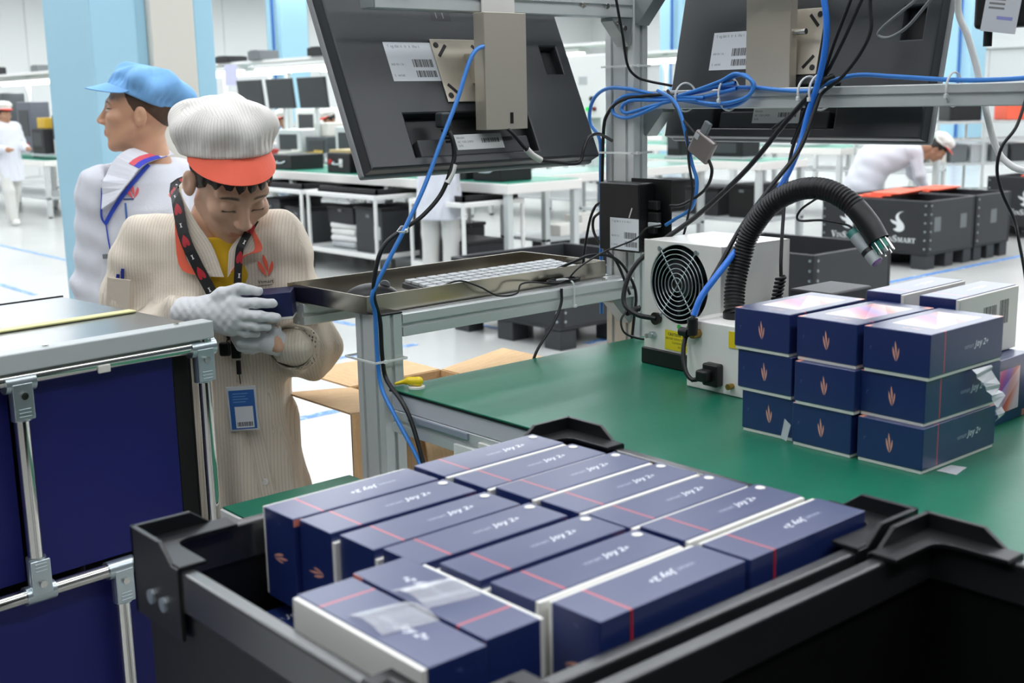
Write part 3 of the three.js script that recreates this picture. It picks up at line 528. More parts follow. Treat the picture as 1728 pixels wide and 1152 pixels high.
function screenBack(label, o) { // local frame: back faces +z, width along x, bottom edge at y=0
  const t = thing('flat_monitor', label, 'monitor', o.pos, o.turn);
  const tilt = t; t.rotation.set(-o.tilt, o.turn, 0, 'YXZ');
  const W = o.w, H = o.h;
  part(tilt, 'bezel', rb(W, H, 0.016, 0.005, 0, H / 2, -0.012), M.bezel);
  const sh = new THREE.Shape(); const a = W / 2 - 0.008, b0 = 0.008, b1 = H - 0.008;
  sh.moveTo(-a, b0); sh.lineTo(a, b0); sh.lineTo(a, b1); sh.lineTo(-a, b1); sh.closePath();
  const hole = (x0, x1, y0, y1) => { const p = new THREE.Path(); p.moveTo(x0, y0); p.lineTo(x0, y1); p.lineTo(x1, y1); p.lineTo(x1, y0); p.closePath(); sh.holes.push(p); };
  hole(-0.19, 0.13, 0.02, 0.115); hole(a - 0.075, a - 0.022, 0.19, 0.26);
  part(tilt, 'back_cover', new THREE.ExtrudeGeometry(sh, { depth: 0.024, bevelEnabled: true, bevelSize: 0.004, bevelThickness: 0.006, bevelSegments: 2 }).translate(0, 0, -0.004), M.monitor);
  part(tilt, 'port_recess', rbx(-0.19, 0.13, 0.02, 0.115, -0.006, 0.002, 0.001), M.black);
  part(tilt, 'hub_recess', rbx(a - 0.075, a - 0.022, 0.19, 0.26, -0.006, 0.006, 0.001), M.blackSoft);
  part(tilt, 'lower_cover', rbx(-0.17, 0.11, 0.022, 0.06, 0.002, 0.022, 0.004), M.monitor);
  part(tilt, 'spec_label', new THREE.PlaneGeometry(0.12, 0.032).translate(-0.02, 0.05, 0.0228), specLabel);
  part(tilt, 'asset_label', new THREE.PlaneGeometry(0.115, 0.082).translate(o.lx, o.ly, 0.0265), assetLabel);
  part(tilt, 'screen', rbx(-W / 2 + 0.008, W / 2 - 0.008, 0.012, H - 0.008, -0.0215, -0.0195, 0.0005), M.black);
  const pl = part(tilt, 'mount_plate', rb(0.135, 0.135, 0.003, 0.001, o.mx, o.my, 0.0285), M.brushed);
  for (const [sx, sy] of [[-1, 1], [-1, -1], [1, 1], [1, -1]]) part(pl, 'slot', [rb(0.034, 0.007, 0.001, 0.0004).rotateZ(sx * sy * -0.8).translate(o.mx + sx * 0.045, o.my + sy * 0.042, 0.0304), cyl(0.006, 0.002, o.mx + sx * 0.057, o.my + sy * 0.054, 0.0304, 'z')], M.black);
  part(tilt, 'caution_print', new THREE.PlaneGeometry(0.05, 0.05).translate(o.mx - 0.02, H - 0.045, 0.0264), paperLabel((c, w, h) => { c.fillStyle = '#2b2d2f'; c.fillRect(0, 0, w, h); c.fillStyle = '#77797a'; for (let i = 0; i < 5; i++) { c.fillRect(w * (0.1 + i * 0.17), h * 0.1, w * 0.05, h * (0.5 + 0.3 * ((i * 3) % 2))); } }, 1, 1, 64));
  return t;
}
screenBack('back of the tilted grey monitor hung from the top beam, over the steel tray', { pos: [0.268, 1.463, -0.01], turn: 0, tilt: 0.43, w: 0.596, h: 0.38, lx: -0.128, ly: 0.22, mx: -0.005, my: 0.2 });
screenBack('back of the second grey monitor, behind the side rail and cable bundle', { pos: [0.81, 1.5, 0.312], turn: -Math.PI / 2, tilt: 0.22, w: 0.65, h: 0.4, lx: -0.16, ly: 0.19, mx: 0.0, my: 0.2 });
{
  const ch = (w, h, d) => [rbx(-w / 2, w / 2, 0, h, 0, 0.003, 0.001), rbx(-w / 2, -w / 2 + 0.003, 0, h, -d, 0, 0.001), rbx(w / 2 - 0.003, w / 2, 0, h, -d, 0, 0.001)];
  const t = thing('monitor_bracket', 'brushed steel channel hanging from the top beam in front of the tilted monitor', 'bracket', [0.3, 1.54, 0.012]);
  part(t, 'channel', ch(0.108, 0.225, 0.03), M.brushed);
  part(t, 'slot', rb(0.008, 0.022, 0.001, 0.0004, 0.012, 0.022, 0.0035), M.black);
  part(t, 'clamp_plate', rb(0.085, 0.09, 0.004, 0.002, 0.01, 0.265, -0.03), M.whiteGloss);
  part(t, 'neck', rbx(-0.03, 0.03, 0.09, 0.15, -0.12, -0.0, 0.003), M.brushed);
  const t2 = thing('monitor_bracket', 'brushed steel channel in front of the second monitor, ending at the side rail', 'bracket', [0.785, 1.605, 0.28], -Math.PI / 2);
  part(t2, 'channel', ch(0.112, 0.23, 0.02), M.brushed);
  part(t2, 'stud', cyl(0.006, 0.03, 0.07, 0.115, -0.01, 'x'), M.chrome);
  part(t2, 'neck', rbx(-0.03, 0.03, 0.06, 0.12, -0.05, -0.0, 0.003), M.brushed);
}
// ---------- rack at the left: pipe frame, blue sheets, black lid ----------
{
  const t = thing('pipe_rack', 'chrome pipe rack with blue sheet panels and grey edged black lid', 'rack', [-0.315, 0, -0.089], 0.1);
  const lid = phys(0x4a4e50, 0.3, 0, { clearcoat: 1, clearcoatRoughness: 0.22 });
  part(t, 'lid', rbx(-1.0, -0.002, 1.2, 1.212, -0.56, -0.03, 0.002), lid);
  part(t, 'lid_edge', rbx(-1.0, 0.0, 1.198, 1.214, -0.566, -0.56, 0.001), M.black);
  part(t, 'front_bar', rbx(-1.0, 0.004, 1.19, 1.222, -0.036, 0.0, 0.003), mat(0xb4bab9, 0.4));
  for (const x of [-0.06, -0.3, -0.55]) part(t, 'bolt', cyl(0.005, 0.003, x, 1.2235, -0.018), M.chrome);
  part(t, 'yellow_strip', rbx(-1.0, -0.01, 1.2125, 1.217, -0.27, -0.243, 0.002), M.yellowPale);
  const r = 0.0125, zz = -0.016, zb = -0.55;
  const pipes = [[[-0.012, 0.05, zz], [-0.012, 1.19, zz]], [[-1.0, 1.178, zz], [-0.03, 1.178, zz]], [[-0.352, 0.82, zz], [-0.352, 1.175, zz]], [[-1.0, 0.815, zz], [-0.018, 0.815, zz]], [[-0.207, 0.05, zz], [-0.207, 0.8, zz]], [[-0.98, 0.05, zz], [-0.98, 1.19, zz]], [[-0.012, 0.05, zb], [-0.012, 1.196, zb]], [[-0.98, 0.05, zb], [-0.98, 1.196, zb]], [[-0.012, 1.178, zb], [-0.012, 1.178, zz]], [[-1.0, 0.1, zz], [0, 0.1, zz]], [[-1, 0.1, zb], [0, 0.1, zb]]];
  for (const [a, b] of pipes) part(t, 'pipe', bar(a, b, r, 18), M.chrome);
  const joint = (x, y, up) => { const j = part(t, 'pipe_joint', [cyl(r + 0.0035, 0.05, x, y, zz, 'x', r + 0.0035, 18), cyl(r + 0.0035, 0.055, x, y + up * 0.035, zz, 'y', r + 0.0035, 18), rb(0.034, 0.06, 0.006, 0.002, x, y + up * 0.03, zz + r + 0.001)], M.zinc); part(j, 'screw', cyl(0.006, 0.006, x, y + up * 0.02, zz + r + 0.006, 'z'), M.chrome); for (let i = 0; i < 3; i++) part(j, 'raised_mark', rb(0.02, 0.002, 0.002, 0.0005, x, y + up * (0.042 + 0.006 * i), zz + r + 0.0045), M.zinc); };
  joint(-0.352, 1.172, -1); joint(-0.352, 0.815, 1); joint(-0.207, 0.815, -1); joint(-0.016, 1.174, -1);
  const sheet = mat(0x040a60, 0.55);
  part(t, 'blue_sheet', rbx(-0.345, -0.066, 0.83, 1.166, -0.036, -0.033, 0.001), sheet);
  part(t, 'blue_sheet', rbx(-1.0, -0.36, 0.83, 1.166, -0.046, -0.043, 0.001), sheet);
  part(t, 'blue_sheet', rbx(-1.0, -0.05, 0.12, 0.8, -0.046, -0.043, 0.001), sheet);
  part(t, 'black_sheet', rbx(-0.06, -0.028, 0.12, 1.166, -0.045, -0.042, 0.001), M.blackMatt);
  part(t, 'back_sheet', rbx(-0.99, -0.02, 0.12, 1.19, -0.545, -0.54, 0.001), M.blackMatt);
  part(t, 'side_sheet', rbx(-0.022, -0.018, 0.12, 1.165, -0.53, -0.05, 0.001), M.blackMatt);
  part(t, 'clip', rb(0.022, 0.014, 0.006, 0.002, -0.21, 1.171, zz + 0.012), M.cream);
  for (const x of [-0.03, -0.96]) for (const z of [zz - 0.01, zb]) part(t, 'caster', cyl(0.025, 0.02, x, 0.025, z, 'x'), M.blackSoft);
}
// ---------- low green bench carrying the bins ----------
{
  const t = thing('low_bench', 'lower bench with green mat and white edge under the black bins', 'bench', [0, 0, 0]);
  part(t, 'mat', metreUV(rbx(-0.326, -0.05, 0.876, 0.88, -0.076, 1.88, 0.0015)), rubber);
  part(t, 'worktop', rbx(-0.33, -0.045, 0.84, 0.876, -0.08, 1.885, 0.003), M.white);
  for (const [x, z] of [[-0.3, -0.05], [-0.08, -0.05], [-0.3, 1.85], [-0.08, 1.85]]) part(t, 'leg', profY(0.045, 0.045, 0, 0.84, x, z), M.alu);
}
{
  const t = thing('bin_dolly', 'black platform dolly under the two black bins', 'dolly', [0, 0, 0]);
  part(t, 'platform', rbx(-0.8, -0.34, 0.84, 0.88, 0.65, 1.78, 0.004), M.blackSoft);
  for (const [x, z] of [[-0.77, 0.69], [-0.37, 0.69], [-0.77, 1.74], [-0.37, 1.74]]) part(t, 'leg', rbx(x - 0.02, x + 0.02, 0, 0.84, z - 0.02, z + 0.02, 0.003), M.blackSoft);
}
// ---------- cardboard box with open flaps on a stool ----------
{
  const s = thing('step_stool', 'grey steel stool under the open cardboard box', 'stool', [0.345, 0, -0.335]);
  part(s, 'seat', rbx(-0.13, 0.13, 0.57, 0.6, -0.13, 0.13, 0.005), M.midGrey);
  for (const [i, j] of [[-1, -1], [-1, 1], [1, -1], [1, 1]]) part(s, 'leg', bar([i * 0.13, 0, j * 0.13], [i * 0.11, 0.57, j * 0.11], 0.012), M.midGrey);
  const t = thing('cardboard_box', 'open brown cardboard box with spread flaps beside the table post', 'box', [0.345, 0.6, -0.335]);
  const w = 0.135, h = 0.345, k = 0.004, cbTex = noiseTex(256, (u, v) => { const q = n64(u, v * 0.2) * 0.6 + n128(u, v) * 0.4; return [206 + 22 * q, 172 + 20 * q, 128 + 18 * q]; }, [3, 3], true), cb = mat(0xffffff, 0.85, 0, { map: cbTex });
  const face = paperLabel((c, W, H) => { c.fillStyle = '#b48c5e'; c.fillRect(0, 0, W, H); c.fillStyle = '#2c2620'; c.beginPath(); c.moveTo(W * 0.42, H * 0.12); c.lineTo(W * 0.5, H * 0.3); c.lineTo(W * 0.58, H * 0.12); c.lineTo(W * 0.52, H * 0.16); c.lineTo(W * 0.48, H * 0.16); c.fill(); c.font = 'bold ' + H * 0.09 + 'px sans-serif'; c.textAlign = 'center'; c.fillText('VSMART', W * 0.5, H * 0.44); }, 0.27, 0.345);
  part(t, 'wall', metreUV(bx(-w, -w + k, 0, h, -w, w)), cb); part(t, 'wall', metreUV(bx(w - k, w, 0, h, -w, w)), cb);
  part(t, 'wall', metreUV(bx(-w, w, 0, h, -w, -w + k)), cb); part(t, 'wall', metreUV(bx(-w, w, 0, h, w - k, w)), cb);
  part(t, 'print', new THREE.PlaneGeometry(0.262, 0.34).translate(0, h / 2, w + 0.0008), face);
  part(t, 'bottom', bx(-w, w, 0, k, -w, w), cb);
  const flap = (len, wid) => metreUV(bx(-wid / 2, wid / 2, -k / 2, k / 2, 0, len));
  part(t, 'flap', flap(0.235, 0.262), cb, [0, h, -w], [0.0, Math.PI, 0]);
  part(t, 'flap', flap(0.17, 0.26), cb, [-w, h, 0], [-0.1, -Math.PI / 2, 0]).rotation.order = 'YXZ';
  part(t, 'flap', flap(0.2, 0.26), cb, [w, h, 0], [-0.12, Math.PI / 2, 0]).rotation.order = 'YXZ';
  part(t, 'flap', flap(0.13, 0.26), cb, [0, h, w], [1.35, 0, 0]);
  const q = thing('white_packet', 'small white packet lying in the open cardboard box', 'packet', [0.41, 0.604, -0.36], 0.3);
  part(q, 'packet_body', rb(0.1, 0.28, 0.05, 0.006, 0, 0.14, 0), M.white);
  part(q, 'packet_seal', rb(0.1, 0.015, 0.006, 0.002, 0, 0.288, 0), M.lightGrey);
}
// ---------- black bins ----------
function binCrate(label, z0, z1) {
  const x0 = -0.793, x1 = -0.144, y0 = 0.88, R = 1.13, k = 0.018;
  const t = thing('black_bin', label, 'bin', [(x0 + x1) / 2, y0, (z0 + z1) / 2], 0);
  const w = (x1 - x0) / 2, d = (z1 - z0) / 2, H = R - y0;
  part(t, 'base', rbx(-w + 0.01, w - 0.01, 0, 0.012, -d + 0.01, d - 0.01, 0.003), M.bin);
  part(t, 'side_wall', rbx(-w + 0.006, -w + 0.012, 0.01, H - 0.02, -d + 0.008, d - 0.008, 0.001), M.bin); part(t, 'side_wall', rbx(w - 0.012, w - 0.006, 0.01, H - 0.02, -d + 0.008, d - 0.008, 0.001), M.bin);
  part(t, 'side_wall', rbx(-w + 0.012, w - 0.012, 0.01, H - 0.02, d - 0.012, d - 0.006, 0.001), M.bin); part(t, 'side_wall', rbx(-w + 0.012, w - 0.012, 0.01, H - 0.02, -d + 0.006, -d + 0.012, 0.001), M.bin);
  const rim = phys(0x232526, 0.3, 0, { clearcoat: 1, clearcoatRoughness: 0.22 });
  for (const s of [-1, 1]) { part(t, 'rim', rbx(s > 0 ? w - k : -w, s > 0 ? w : -w + k, H - 0.045, H, -d + 0.002, d - 0.002, 0.004, 2), rim); part(t, 'rim', rbx(-w + 0.002, w - 0.002, H - 0.045, H, s > 0 ? d - k : -d, s > 0 ? d : -d + k, 0.004, 2), rim); }
  for (const sx of [-1, 1]) for (const sz of [-1, 1]) {
    const c = new THREE.Group(); c.name = 'corner_cap'; c.position.set(sx * (w + 0.003), H, sz * (d + 0.003)); c.scale.set(-sx, 1, -sz); t.add(c);
    const L = 0.11, wall = [[0, -0.075], [0, 0.022], [L * 0.62, 0.022], [L * 0.86, 0.003], [L, 0.003], [L, -0.075]];
    const cm = mat(0x151617, 0.34);
    part(c, 'outer_wall', extrude(wall, 0.004, 0.0008), cm);
    part(c, 'outer_wall', extrude(wall, 0.004, 0.0008).rotateY(-Math.PI / 2).translate(0.004, 0, 0), cm);
    const led = new THREE.Shape(); led.moveTo(0.003, 0.003); led.lineTo(L, 0.003); led.lineTo(L, 0.032); led.lineTo(0.055, 0.032); led.quadraticCurveTo(0.032, 0.032, 0.032, 0.055); led.lineTo(0.032, L); led.lineTo(0.003, L); led.closePath();
    part(c, 'ledge', new THREE.ExtrudeGeometry(led, { depth: 0.004, bevelEnabled: true, bevelSize: 0.0008, bevelThickness: 0.0008, bevelSegments: 1 }).rotateX(Math.PI / 2).translate(0, 0.005, 0), cm);
    for (const q of [0.045, 0.075]) { part(c, 'bolt', cyl(0.008, 0.004, q, -0.045, -0.002, 'z'), M.zinc); part(c, 'bolt', cyl(0.008, 0.004, -0.002, -0.045, q, 'x'), M.zinc); }
  }
  return t;
}
binCrate('black bin packed with upright navy phone boxes', 0.656, 1.205);
binCrate('empty black bin beside the packed one, at the picture corner', 1.222, 1.771);
// ---------- phone boxes ----------
const BL = 0.205, BW = 0.108, BT = 0.068, TRAY = 0.0055;
const flame = (c, x, y, s) => { // three slanted flame strokes
  c.fillStyle = '#e8a58e';
  const P = (px, py) => [x + px * s, y + py * s];
  for (const [m, k1, k2, e, k3, k4] of [[[-0.45, -0.3], [-0.2, -0.1], [-0.05, 0.2], [0.05, 0.62], [-0.22, 0.42], [-0.52, 0.12]], [[-0.12, -0.66], [0.06, -0.4], [0.22, -0.1], [0.13, 0.42], [0.0, 0.1], [-0.26, -0.2]], [[0.4, -0.26], [0.56, 0.0], [0.46, 0.3], [0.1, 0.62], [0.2, 0.3], [0.24, 0.0]]]) {
    c.beginPath(); c.moveTo(...P(...m)); c.bezierCurveTo(...P(...k1), ...P(...k2), ...P(...e)); c.bezierCurveTo(...P(...k3), ...P(...k4), ...P(...m)); c.fill();
  }
};
const boxAtlas = canvasTex(1024, 1360, (c, W, H) => {
  c.fillStyle = '#1a2c64'; c.fillRect(0, 0, W, H);
  // side face 0..1024 x 0..310 (y from top)
  c.fillStyle = '#c8384a'; c.fillRect(190, 0, 15, 310);
  c.fillStyle = '#b9bed0'; c.textBaseline = 'middle'; c.font = '42px sans-serif'; c.fillText('vsmart', 470, 158); c.fillStyle = '#eceff5'; c.font = 'italic bold 66px sans-serif'; c.fillText('Joy 2+', 615, 152);
  // opposite side face 1040..1350: the line sits at the other end
  c.fillStyle = '#c8384a'; c.fillRect(819, 1040, 15, 310); c.fillStyle = '#b9bed0'; c.font = '42px sans-serif'; c.fillText('vsmart', 200, 1198); c.fillStyle = '#eceff5'; c.font = 'italic bold 66px sans-serif'; c.fillText('Joy 2+', 345, 1192);
  // top face 0..1024 x 320..860
  const g = c.createLinearGradient(230, 400, 900, 800); g.addColorStop(0, '#e9e4ee'); g.addColorStop(0.25, '#f2b7ae'); g.addColorStop(0.4, '#d8458a'); g.addColorStop(0.52, '#7f4fc0'); g.addColorStop(0.66, '#e56a50'); g.addColorStop(0.8, '#f0d8dc'); g.addColorStop(1, '#eef0fa');
  c.fillStyle = '#2a2f55'; c.fillRect(200, 390, 690, 400); c.fillStyle = g; c.fillRect(225, 412, 640, 356);
  c.fillStyle = 'rgba(240,240,250,0.5)'; c.beginPath(); c.moveTo(225, 768); c.lineTo(520, 768); c.lineTo(860, 520); c.lineTo(865, 412); c.lineTo(700, 500); c.fill();
  c.fillStyle = '#e0917c'; c.font = 'bold 52px sans-serif'; c.save(); c.translate(130, 700); c.rotate(-Math.PI / 2); c.fillText('Joy 2+', 0, 0); c.restore();
  c.fillStyle = '#e88a78'; c.fillRect(940, 800, 84, 60); c.fillRect(0, 330, 60, 40); c.fillStyle = '#c8384a'; c.fillRect(190, 820, 15, 40);
  // end face 0..540 x 870..1024?  kept at 0..250 tall strip on the right
  flame(c, 270, 945, 60);
  c.strokeStyle = '#5b6690'; c.lineWidth = 4; c.beginPath(); c.moveTo(60, 952); c.lineTo(60, 940); c.lineTo(72, 940); c.stroke();
});
boxAtlas.anisotropy = 8;
const AH = 1360, RECT = { side: [0, 1, 1 - 310 / AH, 1], back: [0, 1, 1 - 1350 / AH, 1 - 1040 / AH], top: [0, 1, 1 - 860 / AH, 1 - 322 / AH], end: [0, 540 / 1024, 1 - 1024 / AH, 1 - 866 / AH], plain: [0.62, 0.98, 1 - 1015 / AH, 1 - 875 / AH] };
function lidGeo(L, T, W, bare) {
  const g = new RoundedBoxGeometry(L, T, W, 1, 0.0016).toNonIndexed(), p = g.attributes.position, uv = g.attributes.uv;
  for (let f = 0; f < p.count; f += 3) {
    const a = V(p.getX(f), p.getY(f), p.getZ(f)), b = V(p.getX(f + 1), p.getY(f + 1), p.getZ(f + 1)), c = V(p.getX(f + 2), p.getY(f + 2), p.getZ(f + 2)), n = b.sub(a).cross(c.sub(a)).normalize();
    const k = Math.abs(n.y) > 0.9 ? (n.y > 0 && !bare ? 'top' : 'plain') : Math.abs(n.z) > 0.9 ? (n.z > 0 ? 'side' : 'back') : Math.abs(n.x) > 0.9 ? 'end' : 'plain', r = RECT[k];
    for (let i = f; i < f + 3; i++) {
      let s, t;
      if (k === 'side' || k === 'back') { s = 0.5 + Math.sign(n.z) * p.getX(i) / L; t = 0.5 + p.getY(i) / T; }
      else if (k === 'end') { s = 0.5 - Math.sign(n.x) * p.getZ(i) / W; t = 0.5 + p.getY(i) / T; }
      else { s = 0.5 + p.getX(i) / L; t = 0.5 - p.getZ(i) / W; }
      s = Math.min(0.998, Math.max(0.002, s)); t = Math.min(0.998, Math.max(0.002, t));
      uv.setXY(i, r[0] + (r[1] - r[0]) * s, r[2] + (r[3] - r[2]) * t);
    }
  }
  return g;
}
const lidMat = phys(0xffffff, 0.34, 0, { map: boxAtlas, clearcoat: 1, clearcoatRoughness: 0.34 });
const lidG = lidGeo(BL, BT - TRAY, BW).translate(0, TRAY + (BT - TRAY) / 2, 0), lidBare = lidGeo(BL, BT - TRAY, BW, true).translate(0, TRAY + (BT - TRAY) / 2, 0), trayG = rb(BL - 0.003, TRAY + 0.004, BW - 0.003, 0.001, 0, (TRAY + 0.004) / 2, 0, 1);
const sealG = merge([cyl(0.006, 0.0006, BL / 2 - 0.012, BT * 0.8, BW / 2 + 0.0003, 'z', 0.006, 12)]);
const trayLow = rb(BL - 0.003, TRAY + 0.004, BW - 0.012, 0.001, 0, (TRAY + 0.004) / 2, -0.0045, 1);
function phoneBox(label, group, place, o = {}) { // local: length x, thickness y, width z; end print at -x, text at +z
  const t = thing('phone_box', label, 'phone box', [0, 0, 0], 0, group);
  part(t, 'lid', o.bare ? lidBare : lidG, lidMat); if (o.bare) part(t, 'red_line', rb(0.003, 0.0006, BW, 0.0002, -BL * 0.307, BT + 0.0003, 0, 1), M.red); part(t, 'bottom_tray', o.low ? trayLow : trayG, M.paperWhite);
  if (o.seal) part(t, 'seal', sealG, M.paperWhite);
  place(t); return t;
}
const ORD = ['first', 'second', 'third', 'fourth', 'fifth', 'sixth', 'seventh'];
// upright boxes in the bin: text side up. flip turns the box end for end, mir puts the white tray on the far side
const upright = (x, z, yaw, flip, top = 1.15, roll = -1) => t => {
  const q = new THREE.Quaternion().setFromAxisAngle(V(0, 1, 0), yaw + (flip ? Math.PI : 0)).multiply(new THREE.Quaternion().setFromAxisAngle(V(1, 0, 0), roll * Math.PI / 2));
  t.quaternion.copy(q); const off = V(0, BT / 2, 0).applyQuaternion(q); // centre of thickness
  t.position.set(x - off.x, top - BW / 2, z - off.z);
};
{
  const zs = [0.717, 0.787, 0.857, 0.927, 0.997, 1.067, 1.14], top = 1.15;
  // row beside the low bench edge (front row)
  const fl = [1, 0, 0, 0, 0, 0, 1];
  for (let i = 0; i < 7; i++) { const x = -0.551 + i * 0.0075 + (i > 3 ? 0.012 : 0); phoneBox('upright phone box in the packed bin, ' + ORD[i] + ' from the worker, outer row', 'upright phone boxes in the bin', upright(x, zs[i], 0.02, 0, top - 0.001 * (i % 3), fl[i] ? 1 : -1), { seal: !fl[i], bare: i === 6, low: i > 0 && i < 5 }); }
  for (let i = 0; i < 7; i++) { const x = -0.333 + i * 0.0085; phoneBox('upright navy phone box, ' + ORD[i] + ' from the worker in the bin row nearest the green table', 'upright phone boxes in the bin', upright(x, zs[i] - 0.004, 0.02, 0, top - 0.001 * ((i + 1) % 3), i === 6 ? 1 : -1), { seal: i < 6, bare: i === 6 }); }
  // two boxes laid across the end of the bin
  const film = phys(0xffffff, 0.1, 0, { transmission: 0.86, thickness: 0, ior: 1.35 });
  [[-0.73, 'outermost, its white tray facing the bin wall', -1, 1.04], [-0.657, 'next to the outer row', 1, 1.032]].forEach(([x, s, dir, zc], i) => {
    const t = phoneBox('navy phone box set crosswise, taped on top, ' + s, 'crosswise phone boxes in the bin', upright(x, zc, Math.PI / 2, i === 0), {});
    const tape = [], n = 9; for (let k = 0; k < n; k++) { const u = -0.028 + 0.056 * k / (n - 1), yy = BW / 2 + 0.001 + 0.006 * Math.max(0, Math.sin(Math.PI * k / (n - 1))) + 0.0004 * Math.sin(k * 2.4); tape.push([[u, 0.012, yy], [u + 0.01, BT - 0.001, yy]]); }
    part(t, 'tape', ribbon(tape, 0.0004), film);
  });
  // a lower layer, seen through the gap at the bin corner
  for (let i = 0; i < 3; i++) phoneBox('lower layer phone box in the bin corner gap, ' + ORD[i] + ' from the wall', 'lower phone boxes in the bin', upright(-0.67, 0.72 + i * 0.07, 0, 0, 1.022), {});
  single('bin_filler', [rb(0.38, 0.14, 0.51, 0.004, -0.36, 0.893 + 0.07, 0.93), rb(0.2, 0.14, 0.25, 0.004, -0.67, 0.893 + 0.07, 1.06)], M.navy, 'navy lower layer of packed cartons hidden beneath the upright phone boxes', 'carton layer');
}
// the stack of nine on the green table
{
  const cols = [[0.233, 0.716, 'column nearest the white power box'], [0.225, 0.829, 'middle column'], [0.231, 0.942, 'column with the plastic film']];
  cols.forEach(([x, z, s], i) => { for (let k = 0; k < 3; k++) phoneBox(['bottom', 'middle', 'top'][k] + ' phone box in the ' + s + ' of the stack', 'stack of nine phone boxes', t => { t.position.set(x + BL / 2 + [0.004, 0, -0.004][(k + i) % 3], 1.06 + k * BT, z + [0.002, -0.002, 0][(k * 2 + i) % 3] - (i === 0 ? 0.004 * k : 0)); t.rotation.y = -0.02 * ((k + i) % 2); }, {}); });
  const g = 'phone boxes behind the stack';
  const side = (x, y, z, yaw, face) => t => { const q = new THREE.Quaternion().setFromAxisAngle(V(0, 1, 0), yaw).multiply(new THREE.Quaternion().setFromAxisAngle(V(1, 0, 0), face * Math.PI / 2)); t.quaternion.copy(q); const off = V(0, BT / 2, 0).applyQuaternion(q); t.position.set(x - off.x, y + BW / 2, z - off.z); };
  const endLabel = paperLabel((c, w, h) => { c.fillStyle = '#d5d6d8'; c.fillRect(0, 0, w, h); barcode(c, w * 0.08, h * 0.2, w * 0.84, h * 0.22); barcode(c, w * 0.3, h * 0.55, w * 0.62, h * 0.35); }, 0.05, 0.07);
  const backPrint = paperLabel((c, w, h) => { c.fillStyle = '#e4e3dc'; c.fillRect(0, 0, w, h); c.fillStyle = '#777'; c.font = h * 0.06 + 'px sans-serif'; for (let i = 0; i < 6; i++) c.fillRect(w * 0.08, h * (0.2 + 0.08 * i), w * (0.1 + 0.05 * ((i * 3) % 4)), h * 0.025); barcode(c, w * 0.4, h * 0.2, w * 0.22, h * 0.3); barcode(c, w * 0.68, h * 0.15, w * 0.16, h * 0.4); }, BL, BW);
  for (const [x, y, z, s, wh] of [[0.546, 1.06, 0.786, 'on edge under the farther white sided box', 0], [0.548, 1.06, 0.905, 'with phone picture facing out', 0], [0.55, 1.168, 0.783, 'on edge with white base outward, farther one', 1], [0.562, 1.168, 0.873, 'on edge with white base outward, nearer one', 1]]) {
    const t = phoneBox('navy phone box ' + s + ' behind the stack', g, side(x, y, z, 0.03, wh ? -1 : 1), {});
    if (wh) { part(t, 'end_label', new THREE.PlaneGeometry(0.07, 0.05).rotateY(-Math.PI / 2).translate(-BL / 2 - 0.0006, BT / 2, 0), endLabel); part(t, 'base_print', new THREE.PlaneGeometry(BL - 0.008, BW - 0.008).rotateX(Math.PI / 2).translate(0, -0.0006, 0), backPrint); }
  }
  // films
  const film = phys(0xf4f6f8, 0.16, 0, { transmission: 0.5, thickness: 0, ior: 1.45 });
  const sheet = [], n = 14; for (let k = 0; k < n; k++) { const u = k / (n - 1), w = 0.05 * (1 - 0.85 * u); sheet.push([[0.345 + 0.05 * u, 1.196 - 0.085 * u, 1.0 + 0.022 * Math.sin(u * 2.2) + 0.003 * Math.sin(k * 2.3)], [0.345 + w + 0.058 * u, 1.196 - 0.08 * u + 0.004 * Math.sin(k), 1.0 + 0.02 * Math.sin(u * 2.2) + 0.004 * Math.sin(k * 1.7 + 1)]]); }
  single('plastic_film', ribbon(sheet, 0.0004), film, 'crinkled clear plastic film hanging from the stacked phone boxes', 'film');
  single('tape_scrap', ribbon([[[0.224, 1.068, 0.752], [0.222, 1.1, 0.76]], [[0.2225, 1.064, 0.764], [0.2215, 1.092, 0.772]]], 0.0004), film, 'scrap of clear tape on the corner of the bottom phone box', 'tape');
  single('tape_scrap', ribbon([[[0.26, 1.0606, 1.0], [0.3, 1.0606, 1.0]], [[0.262, 1.0606, 1.03], [0.305, 1.0606, 1.022]]], 0.0003), film, 'scrap of clear tape stuck on the green mat by the stack', 'tape');
  // crumpled white bag behind
  single('white_bag', sdfGeo((x, y, z) => ell(x, y, z, [0, 0.05, 0], [0.13, 0.06, 0.08]) + 0.008 * Math.sin(x * 60 + z * 20) * Math.sin(y * 50 + z * 45), [-0.18, -0.02, -0.12], [0.18, 0.14, 0.12], 0.008), mat(0xe0dcd6, 0.6), 'crumpled white bag lying behind the white sided boxes', 'bag', null, [0.745, 1.066, 1.02]);
}
